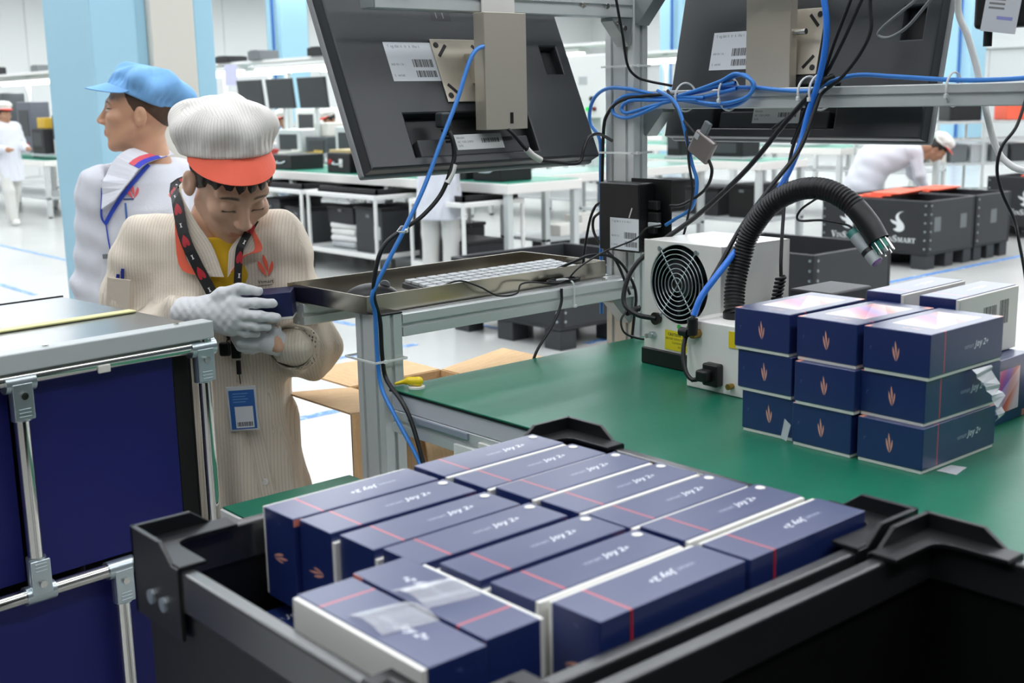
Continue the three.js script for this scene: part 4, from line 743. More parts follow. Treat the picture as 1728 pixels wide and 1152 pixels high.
// ---------- mini computer on the post ----------
{
  const t = thing('mini_computer', 'black mini computer with white barcode label mounted on the aluminium post', 'computer', [0.675, 1.26, -0.015]);
  part(t, 'case', rbx(-0.03, 0.021, 0, 0.152, -0.062, 0.062, 0.004), M.black);
  part(t, 'asset_label', new THREE.PlaneGeometry(0.088, 0.07).rotateY(-Math.PI / 2).translate(-0.0306, 0.04, 0.018), assetLabel);
  part(t, 'scratch', rb(0.0006, 0.024, 0.003, 0.0002, -0.0304, 0.095, 0.0), M.cream, null, [0.4, 0, 0]);
  part(t, 'mount_plate', rbx(0.021, 0.024, -0.004, 0.16, -0.01, 0.11, 0.001), M.black);
  part(t, 'vent_grille', (() => { const a = []; for (let i = 0; i < 12; i++) a.push(rb(0.004, 0.005, 0.002, 0.0006, -0.018, 0.012 + i * 0.0085, 0.0622)); return a; })(), M.blackMatt);
  const plug = [[0.104, 0.028, 0.02], [0.078, 0.03, 0.022], [0.05, 0.02, 0.018]];
  for (const [y, l, h] of plug) part(t, 'connector', rb(0.014, h, l, 0.003, 0.004, y, 0.062 + l / 2), M.blackSoft);
  part(t, 'network_plug', rb(0.012, 0.01, 0.03, 0.002, 0.0, 0.062, 0.08), mat(0xcfd6d8, 0.3));
}
// ---------- white fan unit ----------
{
  const t = thing('fan_unit', 'white ionising fan unit with round wire grille on a black foot', 'fan unit', [0.505, 1.06, 0.195], -0.05);
  const W = 0.208, H = 0.255, Dp = 0.2, fy = 0.172, fz = 0.096, R = 0.08;
  part(t, 'foot', rbx(-0.006, Dp, 0, 0.034, -0.004, W + 0.003, 0.003), M.black);
  const sh = new THREE.Shape(); sh.moveTo(0, 0.034); sh.lineTo(W, 0.034); sh.lineTo(W, H); sh.lineTo(0, H); sh.closePath();
  const hp = new THREE.Path(); hp.absarc(fz, fy, R, 0, Math.PI * 2, true); sh.holes.push(hp);
  const front = new THREE.ExtrudeGeometry(sh, { depth: 0.003, bevelEnabled: true, bevelSize: 0.001, bevelThickness: 0.001, bevelSegments: 1, curveSegments: 40 }).rotateY(-Math.PI / 2).translate(0.004, 0, 0);
  const body = part(t, 'housing', [front, rbx(0.003, Dp, H - 0.003, H, 0, W, 0.001), rbx(0.003, Dp, 0.034, H, 0, 0.003, 0.001), rbx(0.003, Dp, 0.034, H, W - 0.003, W, 0.001), rbx(Dp - 0.003, Dp, 0.034, H, 0, W, 0.001)], M.whiteGloss);
  part(t, 'fan_shroud', new THREE.CylinderGeometry(R, R, 0.04, 40, 1, true).rotateZ(Math.PI / 2).translate(0.024, fy, fz), M.black);
  part(t, 'fan_back', cyl(R, 0.002, 0.045, fy, fz, 'x', R, 40), M.blackMatt);
  part(t, 'fan_hub', cyl(0.026, 0.02, 0.026, fy, fz, 'x', 0.024, 24), M.blackSoft);
  for (let i = 0; i < 7; i++) { const a = i / 7 * 6.283; part(t, 'fan_blade', rb(0.003, 0.046, 0.03, 0.001).rotateY(0.6).translate(0, 0.047, 0).rotateX(a).translate(0.03, fy, fz), M.blackSoft); }
  const gr = part(t, 'wire_grille', [0.014, 0.0234, 0.0328, 0.0422, 0.0516, 0.061, 0.0704].map(r => new THREE.TorusGeometry(r, 0.0011, 6, 48).rotateY(Math.PI / 2).translate(-0.004, fy, fz)), M.zinc);
  for (const [a, b] of [[0.95, 1], [-0.95, 1]]) { const c = Math.cos(a), s = Math.sin(a); part(gr, 'spoke', bar([-0.002, fy - s * 0.088, fz - c * 0.088], [-0.002, fy + s * 0.088, fz + c * 0.088], 0.0014), M.zinc); }
  for (const [dy, dz] of [[0.068, 0.05], [-0.068, -0.05], [0.068, -0.05], [-0.068, 0.05]]) part(t, 'screw', cyl(0.005, 0.004, -0.002, fy + dy, fz + dz, 'x'), M.zinc);
  part(t, 'warning_label', new THREE.PlaneGeometry(0.115, 0.04).rotateY(-Math.PI / 2).translate(-0.0012, 0.058, 0.118), paperLabel((c, w, h) => { c.fillStyle = '#e6d21c'; c.fillRect(0, 0, w, h); c.fillStyle = '#222'; c.textAlign = 'center'; c.font = 'bold ' + h * 0.2 + 'px sans-serif'; c.fillText('CAUTION: HIGH VOLTAGE', w / 2, h * 0.26); c.font = h * 0.15 + 'px sans-serif'; ['BEFORE SERVICING UNPLUG THE POWER', 'CLEANING EMITTER POINTS', 'DO NOT TOUCH'].forEach((s, i) => c.fillText(s, w / 2, h * (0.48 + 0.19 * i))); }, 0.115, 0.04));
  part(t, 'green_dot', cyl(0.005, 0.001, -0.0015, 0.088, 0.1, 'x'), mat(0x3fc24a, 0.5));
  part(t, 'power_inlet', cyl(0.013, 0.012, -0.004, 0.098, 0.04, 'x', 0.011), M.black);
  part(t, 'ground_post', [cyl(0.008, 0.012, -0.005, 0.063, 0.03, 'x', 0.007, 6), cyl(0.005, 0.024, -0.012, 0.063, 0.03, 'x')], M.zinc);
}
// ---------- white power box ----------
{
  const t = thing('power_box', 'small white power box with black plug and brass fitting', 'power box', [0.407, 1.06, 0.395], -0.04);
  part(t, 'housing', rbx(0, 0.1, 0, 0.13, 0, 0.14, 0.003, 2), M.whiteGloss);
  const pl = part(t, 'power_plug', [rb(0.02, 0.042, 0.036, 0.004, -0.01, 0.036, 0.075), rb(0.03, 0.022, 0.026, 0.005, -0.024, 0.036, 0.07)], M.black);
  part(t, 'air_fitting', [cyl(0.009, 0.018, -0.009, 0.106, 0.03, 'x', 0.009, 6)], M.brass);
  part(t, 'fitting_elbow', [cyl(0.01, 0.03, -0.016, 0.12, 0.03), cyl(0.0085, 0.02, -0.018, 0.108, 0.012, 'z')], M.black);
  part(t, 'yellow_label', box(0.001, 0.03, 0.03, -0.0008, 0.105, 0.12), M.yellow);
  part(t, 'terminal', cyl(0.006, 0.014, -0.007, 0.02, 0.115, 'x', 0.005, 6), M.brass);
}
// black box behind the fan unit
{
  const t = thing('black_instrument', 'black bench instrument standing behind the corrugated hose', 'instrument', [0.66, 1.06, 0.42]);
  part(t, 'case', rb(0.14, 0.16, 0.1, 0.006, 0.08, 0.08, 0.06), M.darkGrey);
  part(t, 'tray', rb(0.16, 0.075, 0.17, 0.006, 0.1, 0.0375, 0.2), M.blackSoft);
  part(t, 'knob', cyl(0.008, 0.008, 0.006, 0.1, 0.07, 'x'), M.zinc);
}
// ---------- corrugated hose with camera head ----------
{
  const pts = [[0.47, 1.19, 0.46], [0.475, 1.21, 0.452], [0.49, 1.25, 0.442], [0.51, 1.3, 0.44], [0.52, 1.348, 0.452], [0.52, 1.398, 0.495], [0.52, 1.428, 0.555], [0.52, 1.432, 0.612], [0.52, 1.412, 0.664], [0.52, 1.379, 0.702], [0.52, 1.349, 0.724]];
  const t = thing('corrugated_hose', 'black corrugated gooseneck hose arching above the stacked boxes', 'hose', [0, 0, 0]);
  const cv = curve(pts), N = 400, rs = 18, fr = cv.computeFrenetFrames(N, false), pos = [], idx = [];
  for (let i = 0; i <= N; i++) {
    const u = i / N, p = cv.getPointAt(u), r = u > 0.86 ? 0.0195 : 0.0185 + 0.0016 * Math.sin(u * Math.PI * 2 * 74);
    for (let j = 0; j < rs; j++) { const a = j / rs * 6.2832, n = fr.normals[i].clone().multiplyScalar(Math.cos(a) * r).addScaledVector(fr.binormals[i], Math.sin(a) * r); pos.push(p.x + n.x, p.y + n.y, p.z + n.z); }
  }
  for (let i = 0; i < N; i++) for (let j = 0; j < rs; j++) { const a = i * rs + j, b = i * rs + (j + 1) % rs; idx.push(a, b, a + rs, b, b + rs, a + rs); }
  const g = new THREE.BufferGeometry(); g.setAttribute('position', new THREE.Float32BufferAttribute(pos, 3)); g.setIndex(idx); g.computeVertexNormals();
  part(t, 'hose', g, M.black);
  part(t, 'base_ring', cyl(0.024, 0.012, 0.47, 1.196, 0.46), M.black);
  const dir = V(0, -0.03, 0.026).normalize(), at = k => [0.52, 1.349 + dir.y * k, 0.724 + dir.z * k];
  const cap1 = part(t, 'outlet_collar', bar(at(-0.004), at(0.018), 0.0145, 20), mat(0x1f7a68, 0.35));
  for (let i = 0; i < 8; i++) { const a = i / 8 * 6.283, s = V(Math.cos(a), 0, 0).addScaledVector(V(0, dir.z, -dir.y), Math.sin(a)).multiplyScalar(0.0145), p0 = at(0.002), p1 = at(0.026); part(cap1, 'prong', bar([p0[0] + s.x, p0[1] + s.y, p0[2] + s.z], [p1[0] + s.x, p1[1] + s.y, p1[2] + s.z], 0.002, 6), M.chrome); }
  const s = thing('sensor_head', 'grey and teal sensor cylinder strapped beside the hose end', 'sensor', [0.51, 1.352, 0.688]);
  const d2 = V(0, -0.033, 0.036).normalize(), q = k => [d2.x * k, d2.y * k, d2.z * k];
  part(s, 'barrel', bar(q(-0.005), q(0.03), 0.0105, 20), mat(0x9aa5a4, 0.35)); part(s, 'teal_band', bar(q(-0.016), q(-0.005), 0.0106, 20), mat(0x3d7d74, 0.4));
  part(s, 'strap', bar(q(0.028), q(0.036), 0.0118, 20), M.black); part(s, 'lens_barrel', bar(q(0.036), q(0.056), 0.0112, 20), mat(0xa5b0ae, 0.3)); part(s, 'lens', bar(q(0.056), q(0.058), 0.0095, 20), mat(0x8a4aa0, 0.2));
}
// ---------- scanner at the upper edge ----------
{
  const t = thing('power_adapter', 'black power adapter with creased white label hanging at the upper picture edge', 'adapter', [0.6, 1.694, 0.83]);
  part(t, 'case', rb(0.03, 0.2, 0.12, 0.008, 0.016, 0.1, 0.06), M.black);
  part(t, 'sticker', new THREE.PlaneGeometry(0.06, 0.09).rotateY(-Math.PI / 2).translate(-0.0006, 0.045, 0.045), paperLabel((c, w, h) => { c.fillStyle = '#c9ccd0'; c.fillRect(0, 0, w, h); c.fillStyle = '#777'; for (let i = 0; i < 7; i++) c.fillRect(w * 0.12, h * (0.12 + 0.075 * i), w * 0.45, h * 0.035); c.fillStyle = '#8d92c8'; c.fillRect(w * 0.4, h * 0.72, w * 0.45, h * 0.06); }, 0.06, 0.09), null, [0.15, 0, 0]);
  part(t, 'strain_relief', cyl(0.007, 0.03, 0.016, -0.012, 0.02), M.black);
}
{
  const t = thing('usb_dongle', 'rounded grey adapter block hanging in the cable bundle below the side rail', 'adapter', [0.655, 1.494, 0.217]);
  const q = part(t, 'case', rb(0.014, 0.052, 0.06, 0.006, 0, 0, 0, 3), mat(0x8e8784, 0.35, 0.5), null, [0.55, 0, 0]);
  part(q, 'connector', rb(0.009, 0.03, 0.018, 0.002, 0, 0.036, -0.012), M.midGrey);
  part(q, 'sticker', box(0.0006, 0.012, 0.012, -0.0073, 0.014, -0.02), M.lightGrey);
}
// ---------- cables ----------
function cable(label, pts, r, m, o = {}) {
  const t = single(o.name || 'cable', tube(pts, r, pts.length * 8, 8), m, label, 'cable', o.group);
  return t;
}
const BK = M.blackCable, BU = M.blueCable;
cable('blue network cable running from the hanging bracket down the table post', [[0.245, 1.7, 0.012], [0.221, 1.693, 0.02], [0.201, 1.67, 0.022], [0.17, 1.604, 0.024], [0.127, 1.527, 0.026], [0.081, 1.44, 0.026], [0.034, 1.365, 0.024], [-0.008, 1.297, 0.016], [-0.034, 1.244, 0.006], [-0.022, 1.205, -0.004], [-0.016, 1.136, -0.012], [-0.013, 1.065, -0.008], [-0.014, 1.016, 0.034], [-0.014, 0.944, 0.105], [-0.02, 0.89, 0.15]], 0.0042, BU);
cable('black power cord from the tilted monitor tied to the blue cable', [[0.156, 1.54, 0.012], [0.156, 1.526, 0.02], [0.157, 1.495, 0.024], [0.146, 1.464, 0.024], [0.123, 1.421, 0.02], [0.079, 1.384, 0.018], [0.034, 1.362, 0.016], [-0.005, 1.339, 0.014], [-0.024, 1.299, 0.01], [-0.03, 1.244, 0.006], [-0.009, 1.193, -0.008], [-0.006, 1.125, -0.01], [0.0, 1.076, -0.008], [-0.012, 1.044, 0.059], [-0.012, 1.004, 0.09], [-0.014, 0.92, 0.13]], 0.0044, BK);
{
  const t = thing('power_connector', 'black moulded plug in the port recess of the tilted monitor', 'plug', [0.156, 1.55, -0.006]);
  part(t, 'plug_body', rb(0.024, 0.03, 0.026, 0.005), mat(0x3c4042, 0.45), [0, 0.012, 0]);
  part(t, 'strain_relief', [0, 1, 2, 3].map(i => cyl(0.0085 - i * 0.0008, 0.005, 0, -0.008 - i * 0.007, 0.006 + i * 0.003)), M.black);
}
cable('white paper sleeve wrapped on the black monitor cord', [[0.1555, 1.478, 0.0245], [0.15, 1.463, 0.024], [0.138, 1.443, 0.0225]], 0.0062, M.paperWhite, { name: 'cable_sleeve' });
cable('black video cable looping from the monitor underside toward the post', [[0.3, 1.55, 0.0], [0.309, 1.532, 0.02], [0.332, 1.502, 0.03], [0.364, 1.479, 0.03], [0.412, 1.47, 0.03], [0.48, 1.465, 0.03], [0.497, 1.495, 0.03], [0.515, 1.516, 0.026], [0.56, 1.522, 0.01], [0.63, 1.505, -0.02]], 0.0036, BK);
cable('white wrapped tag on the looping video cable', [[0.336, 1.5, 0.0302], [0.352, 1.487, 0.0302], [0.374, 1.476, 0.0302]], 0.0068, M.paperWhite, { name: 'cable_sleeve' });
cable('thin black cord running down the post into the cable bundle', [[0.618, 1.83, 0.0], [0.63, 1.78, 0.0], [0.644, 1.728, 0.0], [0.659, 1.666, 0.0], [0.685, 1.641, 0.002], [0.72, 1.631, 0.006], [0.735, 1.62, 0.06]], 0.003, BK);
cable('blue cable loop bulging past the post edge', [[0.72, 1.61, 0.251], [0.718, 1.593, 0.14], [0.71, 1.602, 0.038], [0.69, 1.615, -0.024], [0.685, 1.617, -0.09], [0.688, 1.591, -0.138], [0.69, 1.543, -0.15], [0.69, 1.503, -0.118], [0.692, 1.42, -0.118], [0.692, 1.3, -0.118], [0.692, 1.1, -0.118]], 0.0042, BU);
cable('blue coil hanging over the front of the post', [[0.715, 1.593, 0.169], [0.71, 1.597, 0.052], [0.692, 1.602, -0.028], [0.688, 1.583, -0.07], [0.688, 1.561, -0.07], [0.69, 1.553, -0.028], [0.7, 1.572, 0.034], [0.712, 1.594, 0.086], [0.715, 1.612, 0.169], [0.72, 1.622, 0.248]], 0.0042, BU);
cable('inner blue coil turn on the post', [[0.713, 1.588, 0.15], [0.706, 1.59, 0.04], [0.69, 1.59, -0.02], [0.686, 1.575, -0.045], [0.688, 1.563, -0.03], [0.7, 1.577, 0.03], [0.712, 1.59, 0.1]], 0.004, BU);
cable('blue coil bundled along the side rail', [[0.726, 1.588, 0.103], [0.722, 1.574, 0.218], [0.722, 1.587, 0.272], [0.722, 1.615, 0.292], [0.722, 1.637, 0.27], [0.722, 1.632, 0.232], [0.722, 1.611, 0.177], [0.722, 1.6, 0.103]], 0.0042, BU);
cable('outer turn of the blue coil on the side rail', [[0.716, 1.594, 0.11], [0.714, 1.58, 0.2], [0.714, 1.592, 0.28], [0.714, 1.62, 0.3], [0.714, 1.64, 0.255], [0.714, 1.625, 0.21], [0.714, 1.604, 0.13]], 0.004, BU);
cable('blue cable lying along the top of the side rail', [[0.73, 1.612, 0.2], [0.73, 1.612, 0.286], [0.728, 1.605, 0.36], [0.726, 1.603, 0.431], [0.73, 1.619, 0.471], [0.74, 1.63, 0.524], [0.75, 1.625, 0.6], [0.754, 1.616, 0.719], [0.756, 1.615, 0.808], [0.756, 1.618, 0.9], [0.756, 1.618, 1.1]], 0.0042, BU);
cable('thick blue air hose coming down in front of the second monitor', [[0.69, 1.86, 0.455], [0.69, 1.79, 0.475], [0.69, 1.726, 0.487], [0.692, 1.672, 0.483], [0.695, 1.617, 0.468], [0.69, 1.562, 0.452], [0.67, 1.493, 0.445], [0.62, 1.42, 0.44], [0.53, 1.33, 0.43], [0.45, 1.276, 0.436], [0.41, 1.235, 0.428], [0.393, 1.2, 0.424]], 0.0062, mat(0x2a78dd, 0.35));
cable('thick black cord slanting from the rail down to the fan unit', [[0.715, 1.63, 0.49], [0.7, 1.617, 0.473], [0.69, 1.551, 0.406], [0.67, 1.45, 0.32], [0.62, 1.36, 0.24], [0.55, 1.3, 0.19], [0.5, 1.25, 0.165], [0.475, 1.19, 0.165], [0.478, 1.165, 0.195], [0.495, 1.158, 0.235]], 0.0052, BK);
cable('black cord hanging before the second monitor, inner of three', [[0.715, 1.86, 0.56], [0.712, 1.767, 0.523], [0.71, 1.693, 0.492], [0.71, 1.628, 0.467], [0.71, 1.59, 0.44], [0.71, 1.5, 0.4]], 0.0034, BK);
cable('black cord hanging before the second monitor, middle of three', [[0.72, 1.86, 0.59], [0.718, 1.76, 0.54], [0.716, 1.69, 0.505], [0.714, 1.63, 0.47], [0.71, 1.58, 0.43], [0.7, 1.53, 0.36]], 0.0034, BK);
cable('long black cord ending in the coiled lead by the hose', [[0.71, 1.85, 0.57], [0.71, 1.764, 0.566], [0.71, 1.711, 0.57], [0.71, 1.669, 0.549], [0.71, 1.627, 0.511], [0.71, 1.589, 0.459], [0.705, 1.51, 0.412], [0.69, 1.434, 0.405], [0.66, 1.35, 0.42], [0.63, 1.284, 0.44], [0.622, 1.25, 0.447]], 0.0036, BK);
{ // coiled lead
  const p = []; for (let i = 0; i <= 120; i++) { const u = i / 120, a = u * 6.283 * 9; p.push([0.622 - 0.004 * u + 0.008 * Math.cos(a), 1.25 - 0.07 * u, 0.447 - 0.012 * u + 0.008 * Math.sin(a)]); }
  single('coiled_cord', new THREE.TubeGeometry(curve(p), 360, 0.0034, 6), BK, 'short black coiled cord behind the nearest phone box column', 'cable');
  const p2 = []; for (let i = 0; i <= 60; i++) { const u = i / 60, a = u * 6.283 * 8; p2.push([0.672 - 0.04 * u, 1.132 - 0.006 * u + 0.005 * Math.cos(a), 0.022 + 0.004 * Math.sin(a)]); }
  p2.push([0.612, 1.112, 0.024], [0.618, 1.084, 0.03], [0.66, 1.066, 0.04], [0.69, 1.064, 0.05]);
  single('coiled_cord', new THREE.TubeGeometry(curve(p2), 240, 0.0026, 6), BK, 'small coiled cord at the foot of the aluminium post', 'cable');
}
cable('black cord from the tie running down to the power box plug', [[0.7, 1.596, 0.47], [0.66, 1.498, 0.458], [0.6, 1.43, 0.44], [0.54, 1.36, 0.42], [0.488, 1.29, 0.41], [0.43, 1.215, 0.404], [0.39, 1.15, 0.405], [0.374, 1.105, 0.42], [0.372, 1.085, 0.44], [0.378, 1.095, 0.462]], 0.0044, BK);
cable('grey looped cord in front of the second monitor', [[0.71, 1.8, 0.68], [0.705, 1.761, 0.666], [0.7, 1.738, 0.638], [0.7, 1.714, 0.603], [0.7, 1.699, 0.592], [0.7, 1.694, 0.616], [0.7, 1.711, 0.651], [0.702, 1.745, 0.684], [0.71, 1.79, 0.72]], 0.003, M.greyCable);
cable('white flexible pipe hanging behind the side rail', [[0.8, 1.84, 0.7], [0.8, 1.746, 0.69], [0.8, 1.692, 0.712], [0.8, 1.638, 0.732], [0.8, 1.57, 0.752], [0.8, 1.5, 0.776], [0.8, 1.47, 0.8], [0.8, 1.455, 0.84], [0.8, 1.45, 0.95]], 0.0062, M.white);
cable('thin black cord dropping behind the white sided boxes', [[0.76, 1.61, 0.86], [0.7, 1.589, 0.88], [0.66, 1.538, 0.885], [0.64, 1.505, 0.872], [0.64, 1.467, 0.866], [0.65, 1.429, 0.872], [0.68, 1.383, 0.88], [0.72, 1.345, 0.87], [0.78, 1.25, 0.86], [0.8, 1.12, 0.86]], 0.0028, BK);
cable('blue patch cable from the bundle into the mini computer', [[0.69, 1.61, 0.06], [0.672, 1.59, 0.12], [0.66, 1.552, 0.156], [0.66, 1.466, 0.182], [0.66, 1.418, 0.199], [0.662, 1.367, 0.183], [0.67, 1.339, 0.13], [0.674, 1.324, 0.1]], 0.004, BU);
cable('black lead from the bundle to the grey adapter block', [[0.7, 1.61, 0.08], [0.67, 1.56, 0.14], [0.655, 1.535, 0.18], [0.655, 1.515, 0.202]], 0.0032, BK);
cable('black lead from the grey adapter block to the mini computer', [[0.655, 1.475, 0.23], [0.655, 1.444, 0.243], [0.656, 1.406, 0.223], [0.664, 1.372, 0.158], [0.676, 1.366, 0.11]], 0.0034, BK);
cable('thin black lead passing in front of the mini computer', [[0.69, 1.6, 0.1], [0.66, 1.53, 0.165], [0.65, 1.46, 0.185], [0.65, 1.4, 0.195], [0.66, 1.33, 0.17], [0.67, 1.28, 0.15], [0.67, 1.2, 0.16]], 0.0026, BK);
cable('black cords curving under the bundle round the post', [[0.72, 1.6, 0.09], [0.7, 1.6, 0.02], [0.688, 1.59, -0.05], [0.686, 1.56, -0.09], [0.688, 1.52, -0.104], [0.69, 1.4, -0.112]], 0.004, BK);
cable('keyboard cord lying over the front lip of the tray', [[0.22, 1.214, -0.16], [0.2, 1.225, -0.09], [0.226, 1.236, -0.058], [0.26, 1.222, -0.036], [0.3, 1.2, -0.028], [0.352, 1.198, -0.028], [0.37, 1.215, -0.034], [0.412, 1.214, -0.04], [0.463, 1.204, -0.04]], 0.0019, BK);
{
  const p = []; for (let i = 0; i <= 40; i++) { const a = i / 40 * 6.283 * 4; p.push([0.5 + (0.044 + 0.004 * Math.sin(a * 0.37)) * Math.cos(a), 1.2 + 0.002 * (i % 8) / 2 + 0.004, -0.04 + (0.017 + 0.003 * Math.cos(a * 0.41)) * Math.sin(a)]); }
  single('cord_coil', new THREE.TubeGeometry(curve(p), 200, 0.0019, 6), BK, 'coil of thin black cord tied on the shelf beam', 'cable');
}
cable('thin cord rising from the coil to the mini computer', [[0.5, 1.21, -0.03], [0.523, 1.239, -0.012], [0.578, 1.266, 0.004], [0.61, 1.278, 0.02], [0.635, 1.295, 0.05], [0.64, 1.318, 0.075], [0.66, 1.325, 0.1]], 0.002, BK);
cable('black cord leaving the tray end and dropping beside the post', [[0.5, 1.216, -0.1], [0.552, 1.247, -0.05], [0.58, 1.255, -0.04], [0.626, 1.251, -0.03], [0.654, 1.23, -0.014], [0.683, 1.186, -0.008], [0.692, 1.151, -0.006], [0.686, 1.11, -0.006], [0.673, 1.0, -0.01]], 0.0034, BK);
cable('short black cord from the near side of the mini computer', [[0.655, 1.368, -0.078], [0.655, 1.353, -0.1], [0.655, 1.318, -0.118], [0.655, 1.248, -0.136], [0.655, 1.21, -0.14]], 0.0032, BK);
cable('second black cord curving below the mini computer', [[0.65, 1.344, -0.077], [0.65, 1.326, -0.1], [0.65, 1.293, -0.097], [0.65, 1.261, -0.063], [0.652, 1.231, -0.026], [0.67, 1.16, -0.004]], 0.0032, BK);
cable('straight black cord hanging under the shelf beam to the mat edge', [[0.47, 1.196, -0.016], [0.464, 1.162, -0.012], [0.434, 1.121, -0.008], [0.381, 1.067, -0.004], [0.36, 1.0, -0.006]], 0.0032, BK);
cable('thin black wire looping from the hose to the sensor', [[0.52, 1.44, 0.62], [0.51, 1.418, 0.605], [0.5, 1.396, 0.578], [0.5, 1.377, 0.574], [0.5, 1.38, 0.626], [0.51, 1.373, 0.67], [0.51, 1.362, 0.682]], 0.0022, BK);
// zip ties
function tieRing(label, c, w, d, turnY = 0, tilt = 0) {
  const t = thing('cable_tie', label, 'cable tie', c, turnY, 'white cable ties'); t.rotation.z = tilt;
  part(t, 'strap', [rb(w, 0.0045, 0.0014, 0.0005, 0, 0, d / 2), rb(w, 0.0045, 0.0014, 0.0005, 0, 0, -d / 2), rb(0.0014, 0.0045, d, 0.0005, w / 2, 0, 0), rb(0.0014, 0.0045, d, 0.0005, -w / 2, 0, 0)], M.tie);
  part(t, 'lock', rb(0.006, 0.007, 0.005, 0.001, -w * 0.2, 0, d / 2 + 0.002), M.tie);
}
tieRing('white cable tie round the table post below the tray', [0.013, 1.11, -0.059], 0.076, 0.104);
tieRing('upper white cable tie round the aluminium post', [0.72, 1.665, -0.065], 0.058, 0.098);
tieRing('white cable tie round the post below the cable bundle', [0.716, 1.475, -0.065], 0.07, 0.105);
tieRing('white cable tie knotting blue and black cords between screen and tray', [0.032, 1.363, 0.02], 0.018, 0.016, 0.4, 0.5);
{
  const ring = (label, y, z, x, a, b, m = M.tie) => { const t = thing('cable_tie', label, 'cable tie', [x, y, z], 0, 'white cable ties'); part(t, 'strap', new THREE.TorusGeometry(1, 0.07, 6, 24).scale(a, b, 0.0022 / 0.07), m); part(t, 'lock', rb(0.006, 0.008, 0.006, 0.001, -a, -b * 0.4, 0), m); };
  ring('white cable tie binding the black and blue bundle near the post', 1.595, 0.1, 0.735, 0.034, 0.03); ring('white cable tie round the blue coil on the side rail', 1.6, 0.215, 0.74, 0.034, 0.034);
  ring('white cable tie where the air hose crosses the rail', 1.6, 0.455, 0.725, 0.04, 0.034); ring('second white cable tie where cords cross the rail', 1.6, 0.43, 0.72, 0.036, 0.03); ring('white cable tie holding the blue cable on the rail beside the white pipe', 1.6, 0.716, 0.754, 0.026, 0.03);
  const t = thing('cable_tie', 'long white cable tie hanging over the shelf beam at the cord coil', 'cable tie', [0.505, 1.2, -0.018], 0, 'white cable ties');
  part(t, 'strap', tube([[-0.03, 0.012, -0.02], [-0.01, 0.012, -0.01], [0, 0.004, 0.002], [0.002, -0.02, 0.003], [0.002, -0.046, 0.003]], 0.0022), M.tie); part(t, 'lock', rb(0.009, 0.006, 0.005, 0.001, 0.004, -0.047, 0.003), M.tie);
}
// ---------- people ----------
const FACE_CAM = -0.7065; // local x = across the view, local z = toward the aisle in front
function headSDF(x, y, z) {
  const ax = Math.abs(x);
  let d = ell(x, y, z, [0, 0.036, -0.012], [0.077, 0.09, 0.096]);
  d = smin(d, ell(x, y, z, [0, -0.036, 0.032], [0.055, 0.078, 0.062]), 0.028);
  d = smin(d, cap(ax, y, z, [0.052, -0.045, 0.0], [0.012, -0.1, 0.066], 0.018, 0.0155), 0.022);
  d = smin(d, ell(ax, y, z, [0.042, -0.014, 0.064], [0.022, 0.018, 0.02]), 0.02);
  d = smin(d, cap(ax, y, z, [0.0, 0.03, 0.083], [0.045, 0.032, 0.068], 0.011, 0.01), 0.016);
  d = smax(d, -ell(ax, y, z, [0.031, 0.008, 0.102], [0.019, 0.012, 0.014]), 0.012);
  d = smin(d, ell(ax, y, z, [0.031, 0.006, 0.077], [0.0145, 0.0125, 0.0125]), 0.004);
  d = smin(d, cap(x, y, z, [0, 0.014, 0.088], [0, -0.026, 0.107], 0.007, 0.0105), 0.012);
  d = smin(d, ell(ax, y, z, [0.0105, -0.031, 0.099], [0.0085, 0.007, 0.01]), 0.006);
  d = smin(d, cap(ax, y, z, [0, -0.058, 0.09], [0.019, -0.06, 0.08], 0.0062, 0.004), 0.008);
  d = smin(d, cap(ax, y, z, [0, -0.067, 0.088], [0.016, -0.066, 0.081], 0.0068, 0.004), 0.006);
  d = smax(d, -cap(ax, y, z, [0, -0.0625, 0.1], [0.02, -0.0628, 0.088], 0.0025, 0.0015), 0.003);
  let e = ell(ax - 0.3 * (z + 0.012) * -1, y, z, [0.083, -0.004, -0.014], [0.009, 0.031, 0.019]);
  e = smax(e, -ell(ax, y, z, [0.096, 0.0, -0.006], [0.009, 0.018, 0.011]), 0.005);
  d = smin(d, e, 0.006);
  return smin(d, cap(x, y, z, [0, -0.06, -0.022], [0, -0.17, -0.05], 0.052, 0.056), 0.03);
}
function headColor(o) {
  const st = (a, b, v) => { const t = Math.min(1, Math.max(0, (v - a) / (b - a))); return t * t * (3 - 2 * t); };
  return (x, y, z) => {
    const ax = Math.abs(x), s = o.skin, sp = 0.94 + 0.12 * n24(x * 3 + 5, y * 3 + z * 2); let c = [s[0] * sp, s[1] * sp, s[2] * sp];
    const mix = (q, k) => { c = c.map((v, i) => v + (q[i] - v) * k); };
    if (z > 0.07) mix([s[0] * 0.84, s[1] * 0.6, s[2] * 0.58], (1 - st(0.004, 0.0095, Math.abs(y + 0.0627))) * (1 - st(0.016, 0.024, ax)));
    const bx_ = ax - 0.033, by = y - 0.0315 + 0.16 * bx_ + 9 * bx_ * bx_; if (z > 0.045) mix([0.035, 0.024, 0.018], 0.9 * (1 - st(0.0018, 0.0048, Math.abs(by))) * (1 - st(0.014, 0.021, Math.abs(bx_))));
    const ex = ax - 0.031;
    if (z > 0.06 && Math.abs(ex) < 0.017) {
      if (o.open) { if (Math.abs(y - 0.006) < 0.0055 * (1 - (ex / 0.0155) ** 2)) c = Math.abs(ex) < 0.0058 ? [0.02, 0.012, 0.01] : [0.62, 0.58, 0.54]; mix([0.03, 0.02, 0.015], 1 - st(0.0008, 0.0024, Math.abs(y - 0.0122))); }
      else mix([0.025, 0.017, 0.014], (1 - st(0.0008, 0.0032, Math.abs(y + 0.001 + 10 * ex * ex))) * (1 - st(0.012, 0.017, Math.abs(ex))));
    }
    return c;
  };
}
